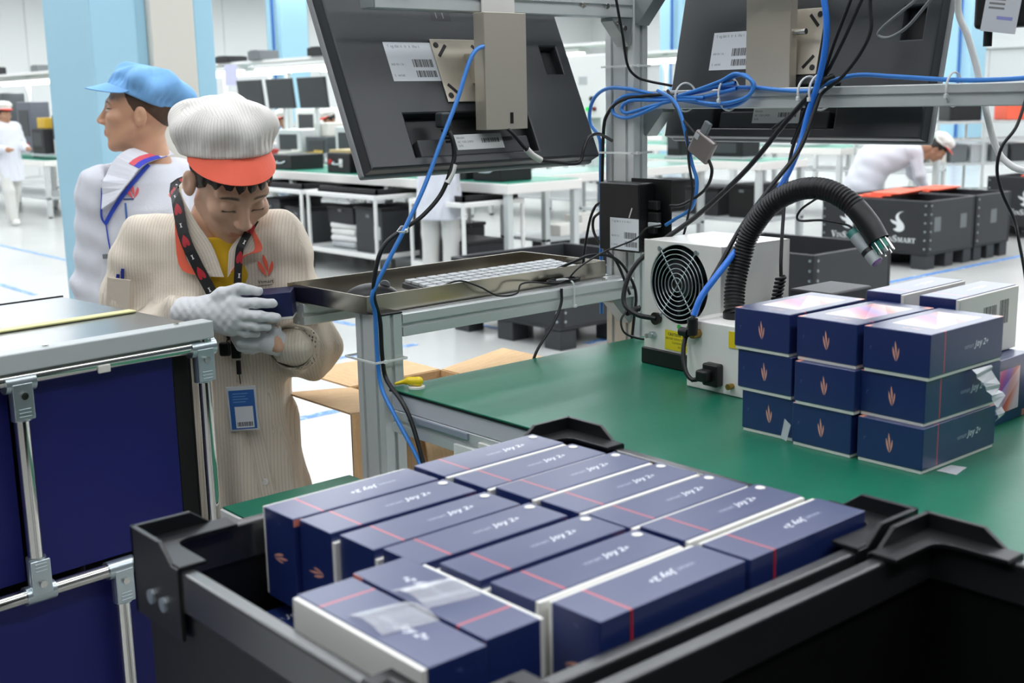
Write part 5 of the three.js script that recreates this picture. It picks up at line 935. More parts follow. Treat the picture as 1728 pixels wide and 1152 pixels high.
const joinC = list => mergeGeometries(list);
function bodySDF(P) { return (x, y, z) => { let d = 9; for (const [a, b, ra, rb_] of P) d = smin(d, cap(x, y, z, a, b, ra, rb_), 0.03); return d; }; }
const stripeTex = noiseTex(64, (u, v) => { const s = Math.abs(((u * 1) % 1) - 0.5) < 0.1 ? 0 : 1, k = n64(u, v); const b = s ? 1 : 0.9; return [b * (240 + 8 * k), b * (239 + 8 * k), b * (237 + 8 * k)]; }, [150, 10], true);
const weaveBump = noiseTex(128, (u, v) => 120 + 60 * n128(u, v) + 40 * n24(u, v), [14, 14]);
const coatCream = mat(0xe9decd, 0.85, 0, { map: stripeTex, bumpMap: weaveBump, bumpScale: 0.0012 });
const coatWhite = mat(0xd9dbe2, 0.85, 0, { bumpMap: weaveBump, bumpScale: 0.0012 });
const skinMat = mat(0xffffff, 0.52, 0, { vertexColors: true });
const hairMat = mat(0x17110d, 0.55), gloveMat = mat(0xdcdedf, 0.85, 0, { bumpMap: weaveBump, bumpScale: 0.0008 });
const fabUV = (x, y, z, nx, ny, nz) => [Math.abs(nx) > Math.abs(nz) ? z : x, y];
function tailored(P) { // coat distance field: P.rows [y,cx,cz,rx,rz], P.arms, P.shoulder, P.neck
  const R = P.rows;
  return (x, y, z) => {
    const yy = Math.min(R[R.length - 1][0], Math.max(R[0][0], y)); let i = 0; while (i < R.length - 2 && yy > R[i + 1][0]) i++;
    const t = (yy - R[i][0]) / (R[i + 1][0] - R[i][0]), q = k => R[i][k] + (R[i + 1][k] - R[i][k]) * t;
    const cx = q(1), cz = q(2), rx = q(3), rz = q(4), a = Math.atan2(z - cz, x - cx), low = Math.max(0, Math.min(1, (1.25 - y) * 2));
    const fold = 0.0045 * low * Math.sin(a * 9 + 3 * Math.sin(y * 5)) + 0.003 * low * Math.sin(a * 17 + y * 9) + 0.0025 * Math.sin(y * 38 + a * 3);
    const pw = 2.5; let d = (Math.pow(Math.pow(Math.abs(x - cx) / rx, pw) + Math.pow(Math.abs(z - cz) / rz, pw), 1 / pw) - 1) * Math.min(rx, rz) - fold;
    d = smax(d, Math.max(R[0][0] - y, y - R[R.length - 1][0]), 0.02);
    d = smin(d, cap(x, y, z, ...P.shoulder), 0.05);
    for (const [s, e, w, r0, r1, r2] of P.arms) {
      const wr = 0.004 * Math.sin(y * 70 + x * 30) + 0.003 * Math.sin(x * 90 - z * 60);
      d = smin(d, smin(cap(x, y, z, s, e, r0, r1), cap(x, y, z, e, w, r1, r2), 0.02) - wr, 0.035);
    }
    for (const c of P.cut || []) d = smax(d, -cap(x, y, z, ...c), 0.012);
    return d;
  };
}
const surfZ = (f, x, y, z1 = 0.4) => { let z = z1; for (let i = 0; i < 90; i++) { const d = f(x, y, z); if (d < 0.0008) break; z -= Math.max(0.0008, d * 0.7); if (z < -0.06) return -0.06; } return z; };
function flameShape(s) {
  const out = []; for (const [m, a, b, e, c, d] of [[[-0.45, 0.3], [-0.2, 0.1], [-0.05, -0.2], [0.05, -0.62], [-0.22, -0.42], [-0.52, -0.12]], [[-0.12, 0.66], [0.06, 0.4], [0.22, 0.1], [0.13, -0.42], [0.0, -0.1], [-0.26, 0.2]], [[0.4, 0.26], [0.56, 0.0], [0.46, -0.3], [0.1, -0.62], [0.2, -0.3], [0.24, 0.0]]]) {
    const k = v => v.map(q => q * s), h = new THREE.Shape(); h.moveTo(...k(m)); h.bezierCurveTo(...k(a), ...k(b), ...k(e)); h.bezierCurveTo(...k(c), ...k(d), ...k(m)); out.push(new THREE.ExtrudeGeometry(h, { depth: 0.001, bevelEnabled: false })); }
  return merge(out);
}
function strap(f, pts, width, thick, off = 0.004) { // strap lying on a coat: pts [x,y]
  const cv = new THREE.CatmullRomCurve3(pts.map(p => V(p[0], p[1], 0))), out = [], n = 24;
  for (let i = 0; i <= n; i++) { const p = cv.getPoint(i / n), t = cv.getTangent(i / n), nx = -t.y, ny = t.x; const a = [p.x - nx * width / 2, p.y - ny * width / 2], b = [p.x + nx * width / 2, p.y + ny * width / 2]; const z = surfZ(f, p.x, p.y) + off; out.push([[a[0], a[1], Math.max(z - 0.004, surfZ(f, ...a) + off * 0.6)], [b[0], b[1], Math.max(z - 0.004, surfZ(f, ...b) + off * 0.6)]]); }
  return ribbon(out, thick);
}
function strap3(pts, width, thick) { // strap through 3D points, lying across the view
  const cv = curve(pts), out = [], n = 24;
  for (let i = 0; i <= n; i++) { const p = cv.getPoint(i / n), t = cv.getTangent(i / n), L = Math.hypot(t.x, t.y) || 1, ax = -t.y / L * width / 2, ay = t.x / L * width / 2; out.push([[p.x - ax, p.y - ay, p.z - 0.002], [p.x + ax, p.y + ay, p.z + 0.0]]); }
  return ribbon(out, thick);
}
function capCrown(o) { // cap space: band centre at the origin, peak toward +z
  return sdfGeo((x, y, z) => {
    const a = Math.atan2(x, z), rr = Math.min(1, Math.hypot(x, z) / 0.07), k = Math.max(0, 1 - Math.abs(y - 0.028) / 0.035);
    let d = ell(x, y, z, o.c, o.r) - rr * rr * (o.fold || 1) * (0.0045 * Math.sin(a * 4 + y * 30 + 0.6) + 0.003 * Math.sin(a * 7 - y * 44 + 1)) - 0.0012 * Math.sin(x * 52 + 0.8) * Math.sin(z * 44 + y * 25);
    d = smin(d, ell(x, y, z, [0, 0.006, 0], o.band || [0.088, 0.05, 0.103]), o.k || 0.016) - rr * o.gather * k * Math.sin(a * 30);
    return smax(d, -y + o.dip * z, 0.006);
  }, [-0.15, -0.06, -0.18], [0.15, 0.2, 0.17], o.cell || 0.005, null, (x, y, z, nx, ny, nz) => [Math.abs(ny) > 0.8 ? x : Math.atan2(x, z) * 0.1, y]);
}
function capBrim(o) { // crescent peak
  const out = [], n = 26;
  for (let i = 0; i <= n; i++) { const a = (-1 + 2 * i / n) * o.half, k = Math.pow(Math.max(0, Math.cos(a / o.half * Math.PI / 2)), 0.55), c = Math.cos(a), s = Math.sin(a);
    const iy = o.y, L = o.len * k; out.push([[s * 0.087, iy, c * 0.101], [s * (0.087 + L * 0.35), iy - L * o.slope, c * 0.101 + L * o.out * Math.max(0.25, c)]]); }
  return ribbon(out, 0.003);
}
function hairGeo(o) {
  return sdfGeo((x, y, z) => {
    let d = ell(x, y, z, [0, 0.038, -0.014], [0.082, 0.096, 0.1]) + (o.thin || 0) - (o.thin ? 0 : 0.0025) * Math.sin(x * 260 + z * 60) - (o.thin ? 0.0003 : 0.0012) * Math.sin(x * 520 + y * 90);
    if (!o.thin) d = smax(d, y - 0.105 + 0.25 * Math.max(0, z), 0.01); const fr = o.fringe + 0.006 * Math.sin(x * 150) + 0.004 * Math.sin(x * 310 + 1), side = Math.abs(x) > 0.06 && z > -0.005 && z < 0.05 ? -0.012 : 0;
    const line = z > 0.035 ? fr : z > -0.03 ? (o.temple + (fr - o.temple) * Math.max(0, z) / 0.035) + side : o.nape + (o.temple - o.nape) * Math.max(0, (z + 0.1) / 0.07);
    return smax(d, line - y, 0.006);
  }, [-0.1, -0.1, -0.13], [0.1, 0.16, 0.11], 0.004);
}
// ----- the worker in the striped cream coat -----
{
  const t = thing('person', 'person in cream coat and white cap with orange peak, inspecting a phone box', 'person', [-0.055, 0, -0.541], FACE_CAM);
  const H = new THREE.Matrix4().compose(V(0.048, 1.437, 0.085), new THREE.Quaternion().setFromEuler(new THREE.Euler(36 * D2R, 32 * D2R, 0, 'YXZ')), V(1, 1, 1));
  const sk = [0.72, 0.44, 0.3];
  const head = sdfGeo(headSDF, [-0.11, -0.2, -0.13], [0.11, 0.15, 0.13], 0.0026, headColor({ skin: sk })).applyMatrix4(H);
  const solid = () => sk;
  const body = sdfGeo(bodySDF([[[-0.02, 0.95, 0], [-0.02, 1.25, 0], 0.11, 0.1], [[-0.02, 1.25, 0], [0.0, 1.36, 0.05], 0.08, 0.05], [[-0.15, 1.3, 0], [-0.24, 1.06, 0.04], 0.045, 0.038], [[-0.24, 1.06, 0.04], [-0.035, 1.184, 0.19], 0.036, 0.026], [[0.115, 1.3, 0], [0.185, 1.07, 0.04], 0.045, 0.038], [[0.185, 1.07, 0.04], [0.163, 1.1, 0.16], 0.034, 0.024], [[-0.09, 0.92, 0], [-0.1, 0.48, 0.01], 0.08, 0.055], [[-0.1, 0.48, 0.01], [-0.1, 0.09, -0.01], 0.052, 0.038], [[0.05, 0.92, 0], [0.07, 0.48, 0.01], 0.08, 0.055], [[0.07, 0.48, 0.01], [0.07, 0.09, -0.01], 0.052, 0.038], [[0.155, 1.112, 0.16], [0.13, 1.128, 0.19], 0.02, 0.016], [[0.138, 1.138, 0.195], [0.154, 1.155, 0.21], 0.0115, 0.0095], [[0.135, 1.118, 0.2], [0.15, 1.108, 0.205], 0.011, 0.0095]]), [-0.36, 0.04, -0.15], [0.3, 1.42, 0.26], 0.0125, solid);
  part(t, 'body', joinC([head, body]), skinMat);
  const F = tailored({
    rows: [[0.66, -0.015, 0.02, 0.185, 0.14], [0.85, -0.02, 0.02, 0.165, 0.128], [1.0, -0.022, 0.015, 0.156, 0.118], [1.16, -0.012, 0.01, 0.16, 0.118], [1.28, -0.008, 0.0, 0.156, 0.108], [1.345, -0.006, 0.005, 0.1, 0.085]],
    shoulder: [[-0.155, 1.305, -0.005], [0.118, 1.31, -0.005], 0.058, 0.058],
    arms: [[[-0.165, 1.295, 0], [-0.245, 1.06, 0.045], [-0.055, 1.172, 0.175], 0.066, 0.062, 0.042], [[0.125, 1.3, 0], [0.188, 1.075, 0.045], [0.17, 1.1, 0.155], 0.064, 0.064, 0.044]],
    cut: [[[0.005, 1.41, 0.09], [0.038, 1.255, 0.15], 0.048, 0.006]],
  }), F0 = tailored({ rows: [[0.66, -0.015, 0.02, 0.185, 0.14], [0.85, -0.02, 0.02, 0.165, 0.128], [1.0, -0.022, 0.015, 0.156, 0.118], [1.16, -0.012, 0.01, 0.16, 0.118], [1.28, -0.008, 0.0, 0.156, 0.108], [1.345, -0.006, 0.005, 0.1, 0.085]], shoulder: [[-0.155, 1.305, -0.005], [0.118, 1.31, -0.005], 0.058, 0.058], arms: [] });
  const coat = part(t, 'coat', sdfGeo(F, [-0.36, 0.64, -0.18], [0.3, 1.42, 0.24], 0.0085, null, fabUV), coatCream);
  part(t, 'shirt', sdfGeo((x, y, z) => smax(smin(ell(x, y, z, [0.02, 1.24, 0.02], [0.1, 0.12, 0.1]), cap(x, y, z, [0, 1.28, 0.03], [0.01, 1.325, 0.05], 0.062, 0.06), 0.02), y - 1.315 - 0.25 * (z - 0.05), 0.006), [-0.12, 1.1, -0.1], [0.14, 1.37, 0.15], 0.008), mat(0xd8ae18, 0.8));
  // trousers and shoes
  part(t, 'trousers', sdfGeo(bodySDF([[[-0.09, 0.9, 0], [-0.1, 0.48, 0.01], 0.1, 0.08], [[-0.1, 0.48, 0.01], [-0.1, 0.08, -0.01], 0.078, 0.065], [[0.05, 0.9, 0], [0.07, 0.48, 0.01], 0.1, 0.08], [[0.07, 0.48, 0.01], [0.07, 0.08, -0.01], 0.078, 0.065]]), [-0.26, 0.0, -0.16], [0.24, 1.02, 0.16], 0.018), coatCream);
  for (const x of [-0.1, 0.07]) part(t, 'shoe', sdfGeo((a, y, z) => smax(smin(ell(a, y, z, [0, 0.04, 0.05], [0.045, 0.05, 0.11]), ell(a, y, z, [0, 0.06, -0.04], [0.04, 0.06, 0.05]), 0.03), -y, 0.004), [-0.07, -0.02, -0.12], [0.07, 0.14, 0.18], 0.01), M.white, [x, 0.002, 0]);
  // hair and cap in head space
  const hg = new THREE.Group(); hg.name = 'headwear'; hg.applyMatrix4(H); t.add(hg);
  part(hg, 'hair', hairGeo({ fringe: 0.034, temple: 0.004, nape: -0.075 }), mat(0x241812, 0.5));
  const cg = new THREE.Group(); cg.name = 'cap'; cg.position.set(0.045, 1.503, 0.1); cg.rotation.set(12 * D2R, 30 * D2R, 0.03, 'YXZ'); t.add(cg);
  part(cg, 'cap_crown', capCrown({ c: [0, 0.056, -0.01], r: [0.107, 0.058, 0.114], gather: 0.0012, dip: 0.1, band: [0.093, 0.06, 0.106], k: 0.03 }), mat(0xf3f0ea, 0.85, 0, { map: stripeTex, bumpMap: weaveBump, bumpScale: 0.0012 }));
  part(cg, 'cap_peak', capBrim({ half: 1.35, y: 0.01, len: 0.06, slope: 0.74, out: 0.66 }), mat(0xf6694e, 0.7));
  // collar leaves with orange edging
  const leaf = (inner, outer, trim) => {
    const n = 18, A = curve(inner), B = curve(outer), pr = [], tr = [];
    const lift = p => { const z = surfZ(F0, p.x, p.y); return [p.x, p.y, Math.max(p.z, z + 0.005)]; };
    for (let i = 0; i <= n; i++) { const a = A.getPoint(i / n), b = B.getPoint(i / n), la = lift(a), lb = lift(b); pr.push([la, lb]); const m = [0, 1, 2].map(k => la[k] * 0.24 + lb[k] * 0.76); if (i > n * trim) { const up = 0.003; tr.push([[m[0], m[1], m[2] + up], [lb[0], lb[1], lb[2] + up]]); } }
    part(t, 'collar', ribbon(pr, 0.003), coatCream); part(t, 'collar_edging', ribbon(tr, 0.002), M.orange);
  };
  leaf([[-0.066, 1.445, -0.03], [-0.07, 1.432, 0.02], [-0.056, 1.41, 0.078], [-0.022, 1.36, 0.112], [0.012, 1.312, 0.13], [0.034, 1.248, 0.14]], [[-0.11, 1.42, -0.03], [-0.1, 1.41, 0.02], [-0.072, 1.396, 0.075], [-0.07, 1.345, 0.1], [-0.06, 1.268, 0.12], [-0.015, 1.25, 0.135]], 0.15);
  leaf([[0.092, 1.385, 0.0], [0.08, 1.345, 0.1], [0.05, 1.308, 0.13], [0.045, 1.28, 0.138], [0.042, 1.248, 0.14]], [[0.108, 1.38, -0.01], [0.092, 1.352, 0.09], [0.113, 1.302, 0.112], [0.08, 1.29, 0.126], [0.052, 1.26, 0.14]], 0.12);
  // placket, buttons, flame emblem, word, sleeve pocket
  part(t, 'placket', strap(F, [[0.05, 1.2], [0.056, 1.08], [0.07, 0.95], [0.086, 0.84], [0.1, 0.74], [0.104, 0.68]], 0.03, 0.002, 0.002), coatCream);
  for (const [x, y] of [[0.078, 0.935], [0.092, 0.8]]) part(t, 'button', cyl(0.0075, 0.003, x, y, surfZ(F, x, y) + 0.004, 'z', 0.0065), M.whiteGloss);
  part(t, 'emblem', flameShape(0.036), M.orange, [0.112, 1.264, surfZ(F, 0.112, 1.264) + 0.005], [-0.1, 0.45, 0]);
  part(t, 'word_print', new THREE.PlaneGeometry(0.036, 0.012), mat(0xffffff, 0.85, 0, { map: canvasTex(128, 44, (c, w, h) => { c.fillStyle = '#cfc3b2'; c.fillRect(0, 0, w, h); c.fillStyle = '#2a2826'; c.font = 'bold 34px sans-serif'; c.textBaseline = 'middle'; c.fillText('Vsmart', 4, h / 2); }) }), [0.112, 1.23, surfZ(F, 0.112, 1.23) + 0.005], [-0.05, 0.4, 0]);
  const pk = [-0.205, 1.205]; part(t, 'sleeve_pocket', rb(0.06, 0.075, 0.004, 0.0018), coatCream, [pk[0], pk[1], surfZ(F, ...pk) + 0.001], [-0.1, -0.35, -0.12]);
  // gloves
  const R = { w: [-0.02, 1.186, 0.205], i: [[0.074, 1.209, 0.243], [0.12, 1.209, 0.247], [0.152, 1.206, 0.237]], m: [[0.08, 1.188, 0.248], [0.127, 1.183, 0.252], [0.158, 1.177, 0.238]], r: [[0.073, 1.17, 0.245], [0.115, 1.163, 0.247], [0.138, 1.159, 0.237]], p: [[0.06, 1.156, 0.237], [0.093, 1.147, 0.237], [0.114, 1.143, 0.228]] };
  const right = (x, y, z) => {
    let palm = cap(x, y, z, R.w, [0.02, 1.188, 0.225], 0.027, 0.03);
    for (const [k, r] of [['i', 0.0165], ['m', 0.017], ['r', 0.0165], ['p', 0.0155]]) palm = smin(palm, cap(x, y, z, [0.01, 1.187, 0.222], R[k][0], 0.026, r), 0.016);
    let fg = 9; for (const [k, r] of [['i', 0.0108], ['m', 0.0112], ['r', 0.0106], ['p', 0.0095]]) fg = Math.min(fg, smin(cap(x, y, z, R[k][0], R[k][1], r * 1.08, r), cap(x, y, z, R[k][1], R[k][2], r, r * 0.86), 0.004));
    const th = smin(cap(x, y, z, [0.012, 1.2, 0.226], [0.05, 1.226, 0.238], 0.018, 0.0135), smin(cap(x, y, z, [0.05, 1.226, 0.238], [0.088, 1.238, 0.239], 0.0135, 0.0115), cap(x, y, z, [0.088, 1.238, 0.239], [0.124, 1.23, 0.23], 0.0115, 0.009), 0.004), 0.01);
    let d = smin(smin(palm, fg, 0.008), th, 0.009);
    d = smin(d, cap(x, y, z, [-0.035, 1.183, 0.195], [-0.02, 1.186, 0.205], 0.034, 0.031), 0.012);
    return d - 0.0006 * Math.sin(x * 300) * Math.sin(y * 260);
  };
  part(t, 'glove', sdfGeo(right, [-0.085, 1.11, 0.15], [0.185, 1.27, 0.29], 0.003, null, fabUV), gloveMat);
  const left = (x, y, z) => {
    let palm = smin(cap(x, y, z, [0.165, 1.103, 0.165], [0.13, 1.122, 0.192], 0.028, 0.024), cap(x, y, z, [0.13, 1.122, 0.192], [0.095, 1.126, 0.2], 0.022, 0.016), 0.02);
    let fg = 9; for (const [a, b, c] of [[[0.1, 1.12, 0.208], [0.078, 1.124, 0.215], [0.066, 1.14, 0.205]], [[0.102, 1.112, 0.196], [0.074, 1.112, 0.2], [0.06, 1.128, 0.192]], [[0.106, 1.108, 0.184], [0.08, 1.104, 0.186], [0.066, 1.118, 0.178]], [[0.112, 1.106, 0.172], [0.09, 1.1, 0.172], [0.076, 1.11, 0.166]]]) fg = Math.min(fg, smin(cap(x, y, z, a, b, 0.0115, 0.0105), cap(x, y, z, b, c, 0.0105, 0.009), 0.004));
    const th = cap(x, y, z, [0.142, 1.13, 0.192], [0.147, 1.147, 0.205], 0.0145, 0.013);
    return smin(smin(palm, fg, 0.008), th, 0.01);
  };
  part(t, 'glove', sdfGeo(left, [0.03, 1.06, 0.11], [0.22, 1.18, 0.25], 0.003, null, fabUV), gloveMat);
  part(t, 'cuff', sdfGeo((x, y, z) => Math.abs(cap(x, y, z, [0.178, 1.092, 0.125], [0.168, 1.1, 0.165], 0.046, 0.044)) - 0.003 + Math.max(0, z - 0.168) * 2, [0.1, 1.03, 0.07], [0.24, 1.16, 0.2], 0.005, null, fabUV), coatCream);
  // lanyard with badge: a thing of its own
  const ly = thing('lanyard', 'black lanyard printed with red hearts carrying a staff badge', 'lanyard', [-0.055, 0, -0.541], FACE_CAM);
  const heartTex = canvasTex(64, 256, (c, w, h) => { c.fillStyle = '#141415'; c.fillRect(0, 0, w, h); c.fillStyle = '#b3232f'; const y = h * 0.62; c.beginPath(); c.moveTo(w * 0.5, y + 58); c.bezierCurveTo(w * 0.02, y + 10, w * 0.05, y - 40, w * 0.3, y - 38); c.bezierCurveTo(w * 0.42, y - 38, w * 0.5, y - 24, w * 0.5, y - 14); c.bezierCurveTo(w * 0.5, y - 24, w * 0.58, y - 38, w * 0.7, y - 38); c.bezierCurveTo(w * 0.95, y - 40, w * 0.98, y + 10, w * 0.5, y + 58); c.fill(); c.fillStyle = '#e9e6e2'; c.font = 'bold 44px sans-serif'; c.textAlign = 'center'; c.fillText('I', w * 0.5, h * 0.2); }, [1 / 0.022, 1 / 0.075]);
  const lm = mat(0xffffff, 0.6, 0, { map: heartTex });
  const lift = f2 => (x, y, z) => Math.min(f2(x, y, z), 9);
  part(ly, 'strap', strap3([[-0.07, 1.44, -0.05], [-0.088, 1.428, 0.02], [-0.066, 1.402, 0.088], [-0.045, 1.333, 0.13], [-0.018, 1.274, 0.146], [0.01, 1.213, 0.148], [0.034, 1.15, 0.145], [0.046, 1.118, 0.145]], 0.024, 0.0018), lm);
  part(ly, 'strap', strap3([[0.096, 1.36, 0.09], [0.078, 1.32, 0.138], [0.07, 1.297, 0.145], [0.064, 1.238, 0.149], [0.056, 1.17, 0.146], [0.05, 1.12, 0.145]], 0.016, 0.0018), lm);
  const bz = surfZ(F, 0.055, 0.98) + 0.022;
  part(ly, 'clip', [rb(0.02, 0.045, 0.008, 0.003, 0.053, 1.1, bz + 0.006), rb(0.01, 0.03, 0.006, 0.002, 0.056, 1.058, bz + 0.004), bar([0.056, 1.045, bz + 0.004], [0.057, 1.022, bz + 0.002], 0.0012)], M.black);
  part(ly, 'key_fob', [rb(0.024, 0.03, 0.01, 0.005, 0.03, 1.098, bz + 0.006), new THREE.TorusGeometry(0.007, 0.0012, 6, 16).translate(0.042, 1.114, bz + 0.006)], M.black, null, [0, 0, 0]);
  const bd = part(ly, 'badge_holder', rb(0.062, 0.098, 0.003, 0.0012), phys(0xe8eef2, 0.15, 0, { transmission: 0.4, thickness: 0 }), [0.058, 0.968, bz], [0.05, 0.1, 0.02]);
  part(bd, 'card', new THREE.PlaneGeometry(0.053, 0.086).translate(0, -0.002, 0.0018), paperLabel((c, w, h) => { c.fillStyle = '#2d62a8'; c.fillRect(0, 0, w, h); c.fillStyle = '#6f97cf'; for (let i = 0; i < 4; i++) c.fillRect(w * 0.14, h * (0.08 + 0.07 * i), w * (0.6 - 0.1 * (i % 2)), h * 0.022); c.fillStyle = '#dfe3e8'; c.fillRect(w * 0.18, h * 0.42, w * 0.72, h * 0.55); barcode(c, w * 0.24, h * 0.82, w * 0.6, h * 0.11); }, 0.053, 0.086));
  // pens in the sleeve pocket
  [[-0.2, 'blue pen with clip in the sleeve pocket'], [-0.212, 'second blue pen tucked beside the first in the sleeve pocket']].forEach(([x, lab], i) => { const p = thing('pen', lab, 'pen', [-0.055, 0, -0.541], FACE_CAM, 'pens in the sleeve pocket'); const z = surfZ(F, x, 1.24) + 0.006; part(p, 'barrel', bar([x, 1.19, z + 0.001], [x + 0.006, 1.262 - i * 0.012, z], 0.0035), mat(0x27358f, 0.4)); part(p, 'clip', rb(0.003, 0.026, 0.002, 0.0008, x + 0.004, 1.245 - i * 0.012, z + 0.0045), mat(0x27358f, 0.4)); });
  // the phone box in the hands
  const pb = thing('phone_box', 'navy phone box held in the gloved hands of the person', 'phone box', [-0.055, 0, -0.541], FACE_CAM);
  const pbg = part(pb, 'lid', lidGeo(0.15, 0.05, 0.085).rotateX(0), M.navy, [0.11, 1.196, 0.182], [0, 0.05, 0.07]);
  part(pb, 'bottom_tray', rb(0.148, 0.006, 0.083, 0.001, 0, 0, 0, 1), M.paperWhite, [0.112, 1.169, 0.182], [0, 0.05, 0.07]);
}
// ----- the man in the blue cap -----
{
  const t = thing('person', 'person in white coat and light blue cap looking away beside the blue pillar', 'person', [0.246, 0, -1.664], FACE_CAM);
  const H = new THREE.Matrix4().compose(V(0.03, 1.575, 0), new THREE.Quaternion().setFromEuler(new THREE.Euler(-6 * D2R, -80 * D2R, 0, 'YXZ')), V(1, 0.98, 1.02));
  const sk = [0.62, 0.34, 0.21];
  const head = sdfGeo(headSDF, [-0.11, -0.2, -0.13], [0.11, 0.15, 0.13], 0.003, headColor({ skin: sk, open: 1 })).applyMatrix4(H);
  const body = sdfGeo(bodySDF([[[0.02, 0.95, -0.02], [0.03, 1.32, -0.02], 0.12, 0.11], [[0.035, 1.33, -0.01], [0.04, 1.47, 0], 0.075, 0.05], [[-0.09, 1.36, 0.06], [-0.13, 1.08, 0.06], 0.048, 0.04], [[-0.13, 1.08, 0.06], [-0.13, 0.85, 0.12], 0.038, 0.028], [[-0.13, 0.85, 0.12], [-0.135, 0.77, 0.14], 0.03, 0.02], [[0.14, 1.36, -0.08], [0.17, 1.08, -0.1], 0.048, 0.04], [[0.17, 1.08, -0.1], [0.17, 0.82, -0.06], 0.038, 0.026], [[0.0, 0.95, 0.05], [0.0, 0.5, 0.05], 0.085, 0.06], [[0, 0.5, 0.05], [0, 0.09, 0.05], 0.055, 0.04], [[0.06, 0.95, -0.08], [0.06, 0.5, -0.08], 0.085, 0.06], [[0.06, 0.5, -0.08], [0.06, 0.09, -0.08], 0.055, 0.04]]), [-0.22, 0.03, -0.24], [0.26, 1.5, 0.2], 0.02, () => sk);
  part(t, 'body', joinC([head, body]), skinMat);
  const F = tailored({
    rows: [[0.62, 0.02, -0.02, 0.18, 0.19], [0.9, 0.02, -0.02, 0.165, 0.175], [1.1, 0.02, -0.02, 0.155, 0.17], [1.3, 0.025, -0.02, 0.14, 0.165], [1.38, 0.03, -0.02, 0.12, 0.13], [1.43, 0.035, -0.01, 0.085, 0.085]],
    shoulder: [[-0.06, 1.37, 0.07], [0.12, 1.375, -0.09], 0.06, 0.06],
    arms: [[[-0.085, 1.355, 0.07], [-0.125, 1.08, 0.07], [-0.13, 0.86, 0.12], 0.068, 0.06, 0.05], [[0.14, 1.36, -0.09], [0.175, 1.08, -0.1], [0.17, 0.84, -0.06], 0.066, 0.06, 0.05]],
    cut: [[[-0.02, 1.47, 0.06], [-0.035, 1.36, 0.13], 0.045, 0.008]],
  });
  part(t, 'coat', sdfGeo(F, [-0.26, 0.6, -0.26], [0.3, 1.48, 0.26], 0.012, null, fabUV), coatWhite);
  part(t, 'shirt', sdfGeo((x, y, z) => smax(ell(x, y, z, [0.01, 1.36, 0.0], [0.085, 0.085, 0.085]), y - 1.42, 0.006), [-0.12, 1.18, -0.12], [0.14, 1.45, 0.16], 0.01), mat(0x4d9fd0, 0.8));
  part(t, 'trousers', sdfGeo(bodySDF([[[0.0, 0.9, 0.05], [0.0, 0.5, 0.05], 0.1, 0.08], [[0, 0.5, 0.05], [0, 0.08, 0.05], 0.08, 0.066], [[0.06, 0.9, -0.08], [0.06, 0.5, -0.08], 0.1, 0.08], [[0.06, 0.5, -0.08], [0.06, 0.08, -0.08], 0.08, 0.066]]), [-0.16, 0, -0.25], [0.22, 1.02, 0.2], 0.02), coatWhite);
  for (const [x, z] of [[0, 0.05], [0.06, -0.08]]) part(t, 'shoe', sdfGeo((a, y, q) => smax(ell(a, y, q, [-0.04, 0.04, 0], [0.12, 0.055, 0.045]), -y, 0.004), [-0.18, -0.02, -0.07], [0.1, 0.12, 0.07], 0.012), M.white, [x, 0.002, z]);
  const hg = new THREE.Group(); hg.name = 'headwear'; hg.applyMatrix4(H); t.add(hg);
  part(hg, 'hair', hairGeo({ fringe: 0.07, temple: 0.012, nape: -0.05, thin: 0.0025 }), mat(0x4a3626, 0.7));
  const cm = mat(0x76aee2, 0.7, 0, { bumpMap: weaveBump, bumpScale: 0.001 });
  const cg = new THREE.Group(); cg.name = 'cap'; cg.position.set(0.04, 1.622, 0); cg.rotation.set(-20 * D2R, -80 * D2R, 0, 'YXZ'); t.add(cg);
  part(cg, 'cap_crown', capCrown({ c: [0, 0.046, -0.026], r: [0.098, 0.056, 0.118], gather: 0.0016, dip: 0.1, fold: 1.7, cell: 0.0042 }), cm);
  part(cg, 'cap_peak', capBrim({ half: 1.3, y: 0.014, len: 0.064, slope: 0.56, out: 0.9 }), cm);
  const A = [[0.08, 1.485, -0.04], [0.0, 1.47, 0.075], [-0.045, 1.4, 0.12], [-0.05, 1.31, 0.165]], B = [[0.12, 1.455, -0.02], [0.07, 1.435, 0.11], [0.03, 1.385, 0.15], [-0.01, 1.335, 0.17]];
  const ca = curve(A), cb = curve(B), pr = []; for (let i = 0; i <= 14; i++) { const a = ca.getPoint(i / 14), b = cb.getPoint(i / 14); pr.push([[a.x, a.y, Math.max(a.z, surfZ(F, a.x, a.y) + 0.006)], [b.x, b.y, Math.max(b.z, surfZ(F, b.x, b.y) + 0.006)]]); }
  part(t, 'collar', ribbon(pr, 0.004), coatWhite);
  const st = pr.slice(1, 7).map(([a, b]) => { const m = k => [0, 1, 2].map(i => a[i] * (1 - k) + b[i] * k + (i === 2 ? 0.004 : 0)); return [m(0.55), m(0.78)]; }), st2 = pr.slice(1, 7).map(([a, b]) => { const m = k => [0, 1, 2].map(i => a[i] * (1 - k) + b[i] * k + (i === 2 ? 0.004 : 0)); return [m(0.78), m(1)]; });
  part(t, 'collar_stripe', ribbon(st, 0.002), mat(0xe05c66, 0.7)); part(t, 'collar_stripe', ribbon(st2, 0.002), mat(0x3b46c0, 0.7));
  part(t, 'emblem', flameShape(0.04), mat(0xe8636a, 0.7), [0.03, 1.36, surfZ(F, 0.03, 1.36) + 0.004], [-0.2, 0.2, 0]);
  part(t, 'pocket_mark', rb(0.03, 0.004, 0.002, 0.0006), mat(0x39538c, 0.7), [0.02, 1.335, surfZ(F, 0.02, 1.335) + 0.003]);
  part(t, 'pocket_trim', rb(0.006, 0.05, 0.002, 0.0008), mat(0x4a72b8, 0.7), [0.014, 1.3, surfZ(F, 0.014, 1.3) + 0.003]);
